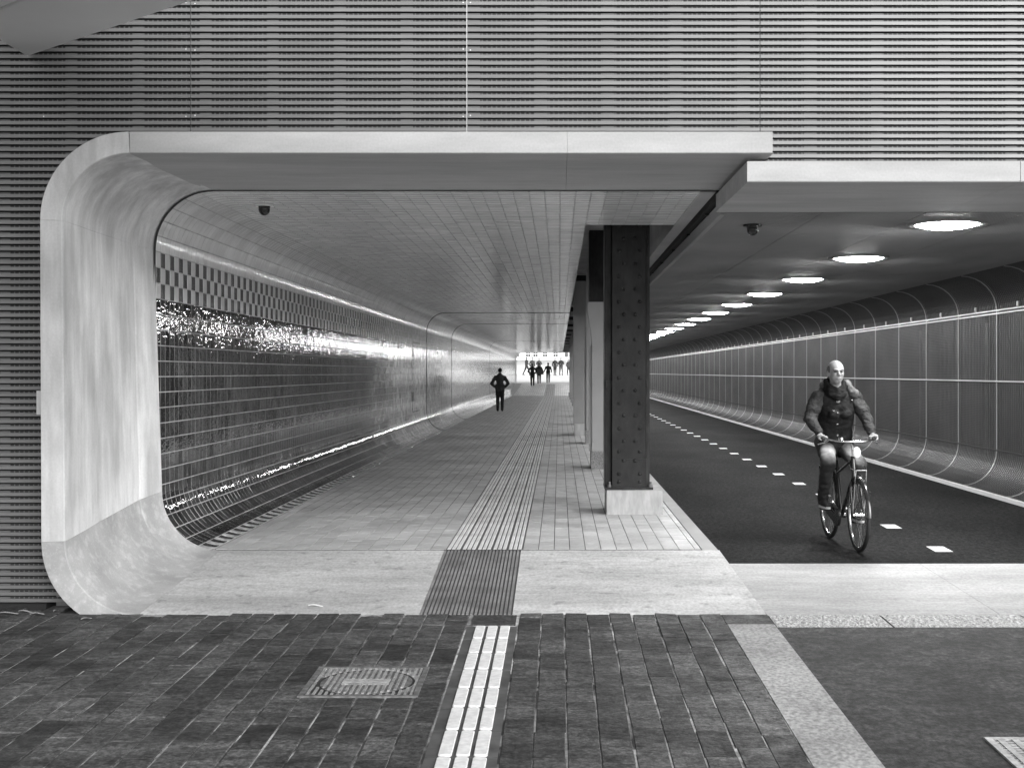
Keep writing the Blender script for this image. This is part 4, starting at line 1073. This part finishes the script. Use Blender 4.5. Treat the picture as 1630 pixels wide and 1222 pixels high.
# front carrier hoop
q = MB(); q.tube([(-.06, -.44, .83), (-.075, -.52, .80), (-.05, -.62, .785), (.05, -.62, .785), (.075, -.52, .80), (.06, -.44, .83)], .006, 6); q.tube([(-.05, -.62, .785), (-.055, -.53, .36)], .004, 6); q.tube([(.05, -.62, .785), (.055, -.53, .36)], .004, 6)
q.build('front_carrier', M_CHROME, bk_, smooth=True)
q = MB(); q.v = []
sp_ = [(-.14, .02, .012), (-.08, .026, .014), (0, .045, .02), (.07, .085, .024), (.12, .10, .024), (.15, .085, .018)]
for i, (y, hw, hh) in enumerate(sp_):
    for j in range(12):
        t = 2 * PI * j / 12; q.v.append((hw * math.cos(t), .27 + y, .93 + hh * math.sin(t) + (.01 if i > 3 else 0)))
for i in range(5):
    for j in range(12): q.f.append((i * 12 + j, i * 12 + (j + 1) % 12, (i + 1) * 12 + (j + 1) % 12, (i + 1) * 12 + j)); q.m.append(0)
q.f += [tuple(range(12)), tuple(range(60, 72))]; q.m += [0, 0]; q.build('saddle', M_BLACK, bk_, smooth=True, sharp=60)
q = MB(); q.tube([st_, (0, .275, .92)], .0125, 10); q.build('seat_post', M_CHROME, bk_, smooth=True)
q = MB(); q.box(-.06, .06, .36, .72, .73, .742); q.tube([(-.06, .70, .735), (-.064, .56, .37)], .005, 6); q.tube([(.06, .70, .735), (.064, .56, .37)], .005, 6); q.build('rear_carrier', M_BIKE, bk_)
CA = R(18)                              # right crank back and up, left crank forward and down
pedR = Vector((-.115, bb.y + .165 * math.cos(CA), bb.z + .165 * math.sin(CA))); pedL = Vector((.115, bb.y - .165 * math.cos(CA), bb.z - .165 * math.sin(CA)))
for s, pd in ((-1, pedR), (1, pedL)):
    q = MB(); q.tube([(s * .05, bb.y, bb.z), (s * .065, pd.y, pd.z)], .010, 8); q.build('crank', M_CHROME, bk_, smooth=True)
    q = MB(); q.box(pd.x - .045, pd.x + .045, pd.y - .035, pd.y + .035, pd.z - .012, pd.z + .012); q.build('pedal', M_BLACK, bk_)
q = MB(); 
pts = [(bb.y + .105 * math.cos(a), bb.z + .105 * math.sin(a)) for a in np.linspace(R(95), R(265), 12)] + [(rh.y + .05 * math.cos(a), rh.z + .05 * math.sin(a)) for a in np.linspace(R(-85), R(85), 8)]
n = len(pts); q.v = [(-.035, y, z) for y, z in pts] + [(-.06, y, z) for y, z in pts]; q.f = [tuple(range(n)), tuple(range(n, 2 * n))] + [(i, (i + 1) % n, n + (i + 1) % n, n + i) for i in range(n)]; q.m = [0] * len(q.f)
q.build('chain_case', M_BIKE, bk_)

# rider
rd = empty('person', BL, BRZ); tag(rd, 'balding person in black hooded jacket and jeans riding the bicycle', 'person')
ox = -.03
hipL, hipR = Vector((.085 + ox, .25, .985)), Vector((-.085 + ox, .25, .985))
knL, knR = Vector((.135, -.13, .80)), Vector((-.165, -.06, .83))
anL, anR = Vector((.115, pedL.y + .07, pedL.z + .10)), Vector((-.135, pedR.y + .06, pedR.z + .10))
shL, shR = Vector((.165 + ox, .13, 1.475)), Vector((-.185 + ox, .13, 1.475))
elL, elR = Vector((.245, .03, 1.255)), Vector((-.33, .05, 1.25))
haL, haR = Vector((.262, -.155, hbz + .03)), Vector((-.262, -.155, hbz + .03))
nk = Vector((ox - .02, .10, 1.50)); hd = Vector((ox - .035, .045, 1.715))
rotH = Matrix.Rotation(R(3), 4, 'Z')
def hp(x, y, z): return tuple(hd + (rotH @ Vector((x, y, z))))
def hand(sh_, s):
    o_ = []
    c_ = Vector(sh_)
    o_.append(('e', tuple(c_ + Vector((s * .004, .012, .004))), (.042, .045, .020)))
    for i in range(4):                 # fingers over the grip
        x = c_.x + s * (.0)
        y = c_.y + .030 - i * .021
        ln = (.9, 1.0, .96, .8)[3 - i]
        base = Vector((c_.x + s * -.03, y, c_.z + .004)); 
        k1 = Vector((c_.x + s * .012 * -1 - s * .036, y - .004, c_.z - .004)); k2 = Vector((c_.x - s * .046 * ln, y - .006, c_.z - .032)); k3 = Vector((c_.x - s * .022, y - .006, c_.z - .048 * ln))
        o_ += [('c', tuple(c_ + Vector((s * .0, y - c_.y, .008))), .0105, tuple(k1), .010), ('c', tuple(k1), .0098, tuple(k2), .0092), ('c', tuple(k2), .009, tuple(k3), .0078)]
    o_ += [('c', tuple(c_ + Vector((s * .026, .015, -.002))), .012, tuple(c_ + Vector((s * .030, -.02, -.018))), .011), ('c', tuple(c_ + Vector((s * .030, -.02, -.018))), .0105, tuple(c_ + Vector((s * .012, -.045, -.034))), .009)]
    return o_
wrL, wrR = haL + Vector((.0, .065, .022)), haR + Vector((0, .065, .022))
bs = [('e', tuple(hd + Vector((0, .012, .025))), (.081, .100, .095), rotH), ('e', hp(0, -.018, -.035), (.069, .078, .082), rotH), ('e', hp(0, -.045, -.085), (.040, .042, .034), rotH),
      ('c', hp(0, -.088, .012), .013, hp(0, -.106, -.022), .016), ('e', hp(0, -.082, .022), (.052, .022, .012), rotH), ('e', hp(.034, -.072, -.02), (.024, .02, .022), rotH), ('e', hp(-.034, -.072, -.02), (.024, .02, .022), rotH),
      ('e', hp(.077, .012, -.012), (.011, .022, .034), rotH), ('e', hp(-.077, .012, -.012), (.011, .022, .034), rotH),
      ('e', hp(0, -.087, -.058), (.024, .010, .007), rotH), ('e', hp(0, -.085, -.072), (.020, .010, .007), rotH),
      ('c', tuple(nk), .064, tuple(hd + Vector((0, .02, -.06))), .056), ('c', tuple(nk + Vector((0, .02, -.08))), .11, tuple(Vector((ox, .24, 1.0))), .12),
      ('c', tuple(hipL), .075, tuple(knL), .05), ('c', tuple(knL), .05, tuple(anL), .035), ('c', tuple(hipR), .075, tuple(knR), .05), ('c', tuple(knR), .05, tuple(anR), .035),
      ('c', tuple(shL), .055, tuple(elL), .042), ('c', tuple(elL), .042, tuple(wrL), .027), ('c', tuple(shR), .055, tuple(elR), .042), ('c', tuple(elR), .042, tuple(wrR), .027),
      ('c', tuple(wrL), .027, tuple(haL + Vector((0, .03, .006))), .024), ('c', tuple(wrR), .027, tuple(haR + Vector((0, .03, .006))), .024)]
bs += hand(haL, 1) + hand(haR, -1)
blob('body', bs, .0068, M_SKIN, rd, 3)
# eyes and brows
for s in (-1, 1):
    q = MB(); q.lathe([(0, -.011), (.007, -.009), (.011, -.003), (.011, .003), (0, .01)], (0, 0, 0), axis='y', n=12)
    o = q.build('eye', mat('eye_dark', .06, .2), rd, smooth=True); o.location = hp(s * .032, -.0845, .0045); o.scale = (1.25, 1, .62)
    blob('eyebrow', [('c', hp(s * .014, -.103, .019), .0048, hp(s * .034, -.099, .023), .0052), ('c', hp(s * .034, -.099, .023), .0052, hp(s * .052, -.084, .019), .004)], .003, M_HAIR, rd, 1)
blob('lips', [('c', hp(-.022, -.094, -.064), .0055, hp(.022, -.094, -.064), .0055)], .003, mat('lips', .14, .5), rd, 1)
# close-cropped hair: back and sides
blob('hair', [('e', hp(0, .040, .020), (.082, .080, .080), rotH), ('e', hp(0, .050, -.03), (.068, .060, .06), rotH), ('e', hp(.062, .012, .025), (.021, .052, .048), rotH), ('e', hp(-.062, .012, .025), (.021, .052, .048), rotH)], .0075, mat('cropped_hair', .10, .85), rd, 2)
# jacket
tor = [('c', (ox - .09, .13, 1.43), .115, (ox + .08, .13, 1.43), .115), ('c', (ox - .05, .14, 1.36), .145, (ox - .045, .20, 1.12), .125), ('c', (ox + .05, .14, 1.36), .145, (ox + .045, .20, 1.12), .125), ('c', (ox - .05, .20, 1.12), .125, (ox - .055, .22, .97), .125), ('c', (ox + .05, .20, 1.12), .125, (ox + .055, .22, .97), .125),
       ('e', (ox - .06, .02, 1.30), (.055, .04, .05)), ('e', (ox + .06, .02, 1.30), (.055, .04, .05))]
jk = blob('jacket', tor, .011, M_JACK, rd, 3, .010, 9, 2.0)
for sh_, el_, wr_ in ((shL, elL, wrL), (shR, elR, wrR)):
    c_ = wr_ + (el_ - wr_) * .10
    blob('sleeve', [('c', tuple(sh_ + Vector((0, 0, -.01))), .088, tuple(el_), .066), ('c', tuple(el_), .066, tuple(c_), .046)], .010, M_SLEEVE, jk, 3, .013, 11, sh_.x * 9)
cn = Vector((nk.x - .01, .085, 0))
ringp = [(0, -.088, 1.545), (-.062, -.058, 1.575), (-.090, .01, 1.610), (-.082, .07, 1.635), (0, .105, 1.645), (.082, .07, 1.635), (.090, .01, 1.610), (.062, -.058, 1.575)]
cs = []
for i in range(8):
    a, c = Vector(ringp[i]), Vector(ringp[(i + 1) % 8]); a += cn; c += cn
    cs += [('c', tuple(a), .023, tuple(c), .023), ('c', tuple(a - Vector((0, 0, .035))), .028, tuple(c - Vector((0, 0, .035))), .028), ('c', tuple(a - Vector((0, 0, .08))), .036, tuple(c - Vector((0, 0, .08))), .036)]
blob('collar', cs, .009, M_JACK, jk, 2, .008, 14)
blob('hood', [('e', (nk.x + .0, .25, 1.53), (.13, .065, .09)), ('c', (nk.x + .12, .14, 1.59), .045, (nk.x + .165, .045, 1.515), .046), ('c', (nk.x + .09, .20, 1.60), .05, (nk.x + .12, .14, 1.59), .05), ('c', (nk.x - .11, .16, 1.57), .045, (nk.x - .06, .22, 1.60), .05)], .010, mat('hood_lining', .10, .7, var=[((12, 12, 12), 4, .5, .35, .65)]), jk, 3, .014, 13, 4.0)
q = MB()
for (x, z) in ((ox - .075, 1.335), (ox - .035, 1.315), (ox - .03, 1.20), (ox + .12, 1.44)): q.box(x - .009, x + .009, -.030 + (.04 if z > 1.4 else 0) + (.03 if z < 1.25 else 0), -.012 + (.045 if z > 1.4 else 0) + (.05 if z < 1.25 else 0), z - .0035, z + .0035)
q.build('toggles', M_CHROME, jk)['kind'] = 'stuff'
# jeans with worn thighs
def leg_(hip, kn, an, nm):
    o = blob('trouser_leg', [('c', tuple(hip), .105, tuple(kn + Vector((0, .02, 0))), .078), ('c', tuple(kn + Vector((0, .02, -.005))), .078, tuple(an + Vector((0, .01, .0))), .056)], .010, M_JEANW, rd, 3, .009, 12, hip.x * 20); return o
def jean_mat():
    m = bpy.data.materials.new('worn_jeans'); m.use_nodes = True; t = m.node_tree; N = t.nodes; L = t.links; b = N['Principled BSDF']; b.inputs['Roughness'].default_value = .8
    a = N.new('ShaderNodeAttribute'); a.attribute_name = 'worn'
    geo = N.new('ShaderNodeNewGeometry'); n = N.new('ShaderNodeTexNoise'); n.inputs['Scale'].default_value = 18; n.inputs['Detail'].default_value = 5; L.new(geo.outputs['Position'], n.inputs['Vector'])
    r = N.new('ShaderNodeMapRange'); r.inputs['To Min'].default_value = .022; r.inputs['To Max'].default_value = .30; L.new(a.outputs['Fac'], r.inputs['Value'])
    r2 = N.new('ShaderNodeMapRange'); r2.inputs['To Min'].default_value = .6; r2.inputs['To Max'].default_value = 1.4; L.new(n.outputs['Fac'], r2.inputs['Value'])
    q = N.new('ShaderNodeMath'); q.operation = 'MULTIPLY'; L.new(r.outputs[0], q.inputs[0]); L.new(r2.outputs[0], q.inputs[1]); L.new(q.outputs[0], b.inputs['Base Color']); return m
M_JEANW = jean_mat()
for hip, kn, an in ((hipL, knL, anL), (hipR, knR, anR)):
    o = leg_(hip, kn, an, 'l'); me = o.data; at = me.attributes.new('worn', 'FLOAT', 'POINT')
    ax = (kn - hip); vals = []
    for v in me.vertices:
        t = (v.co - hip).dot(ax) / ax.length_squared
        up = (v.co - (hip + ax * min(max(t, 0), 1))).normalized()
        f = math.exp(-((t - .72) / .26) ** 2) * max(0, min(1, (up.z * .7 - up.y * .6) * 1.4 + .1)); vals.append(min(1, f))
    at.data.foreach_set('value', vals)
blob('trouser_seat', [('c', tuple(hipL + Vector((0, .02, .02))), .115, tuple(hipR + Vector((0, .02, .02))), .115)], .012, M_JEAN, rd, 2)
for an, pd in ((anL, pedL), (anR, pedR)):
    y0_, y1_ = pd.y + .10, pd.y - .13; x_ = an.x; z_ = pd.z + .042
    sh_o = blob('shoe', [('c', (x_, y0_, z_ + .018), .042, (x_, pd.y - .02, z_ + .014), .044), ('c', (x_, pd.y - .02, z_ + .010), .043, (x_, y1_, z_), .034), ('c', (x_, y0_ - .02, z_ + .03), .042, (an.x, an.y, an.z + .02), .045)], .008, mat('black_canvas', .02, .8), rd, 3)
    q = MB(); out = [(x_ + .045 * math.cos(a), lerp(y1_, y0_, .5) + (abs(y0_ - y1_) / 2 + .042) * math.sin(a)) for a in np.linspace(0, 2 * PI, 25)[:-1]]; n = len(out)
    q.v = [(x, y, pd.z + .0125) for x, y in out] + [(x, y, pd.z + .034) for x, y in out]; q.f = [tuple(range(n)), tuple(range(n, 2 * n))] + [(i, (i + 1) % n, n + (i + 1) % n, n + i) for i in range(n)]; q.m = [0] * len(q.f)
    q.build('sole', M_SOLE, sh_o, smooth=True, sharp=50)

# ------------------------------------------------------------------ litter along the facade foot
def leaf(x, y, rz, l, w_, label, z=None, name='fallen_leaf', cat='leaf', mt=None):
    q = MB(); n = 5
    for i in range(n + 1):
        t = i / n; ww = w_ * math.sin(PI * min(max(t, .04), .96)) ; h = .006 * math.sin(t * PI * 1.5) + .004
        q.v += [((t - .5) * l, -ww / 2, h + .004), ((t - .5) * l, 0, h), ((t - .5) * l, ww / 2, h + .006)]
    for i in range(n):
        for j in range(2): a = i * 3 + j; q.f.append((a, a + 1, a + 4, a + 3)); q.m.append(0)
    o = q.build(name, mt or mat('dry_leaf', .28, .8), fix=False); o.location = (x, y, (zg(y) if z is None else z) + .004); o.rotation_euler = (0, 0, rz)
    tag(o, label, cat, None)
leaf(-3.47, 9.55, .9, .09, .028, 'pale dry leaf on the paving beside the portal foot')
for (x, y, rz, l) in ((-4.02, 9.80, -.3, .13), (-3.90, 9.72, .4, .10), (-4.13, 9.74, .1, .16), (-3.80, 9.83, 1.2, .06), (-4.22, 9.68, -.6, .08)):
    leaf(x, y, rz, l, .03, 'dry leaf lying in the gutter below the louvres'); bpy.context.scene.objects
for o in COL.objects:
    if o.get('label') == 'dry leaf lying in the gutter below the louvres': o['group'] = 'leaves under the louvres'
leaf(-1.86, 9.93, .05, .11, .035, 'scrap of white paper on the concrete threshold', z=ZG + .022, name='paper_scrap', cat='paper', mt=M_WHITE)
q = MB(); q.box(-7.2, -3.3, YF + .0, YF + .26, zg(YF) - .1, zg(YF) - .02); structure(q.build('gutter_soil', mat('soil', .03, .9, var=[((12, 12, 12), 4, .5, .35, .65)])))

bpy.data.scenes.remove(TMP)
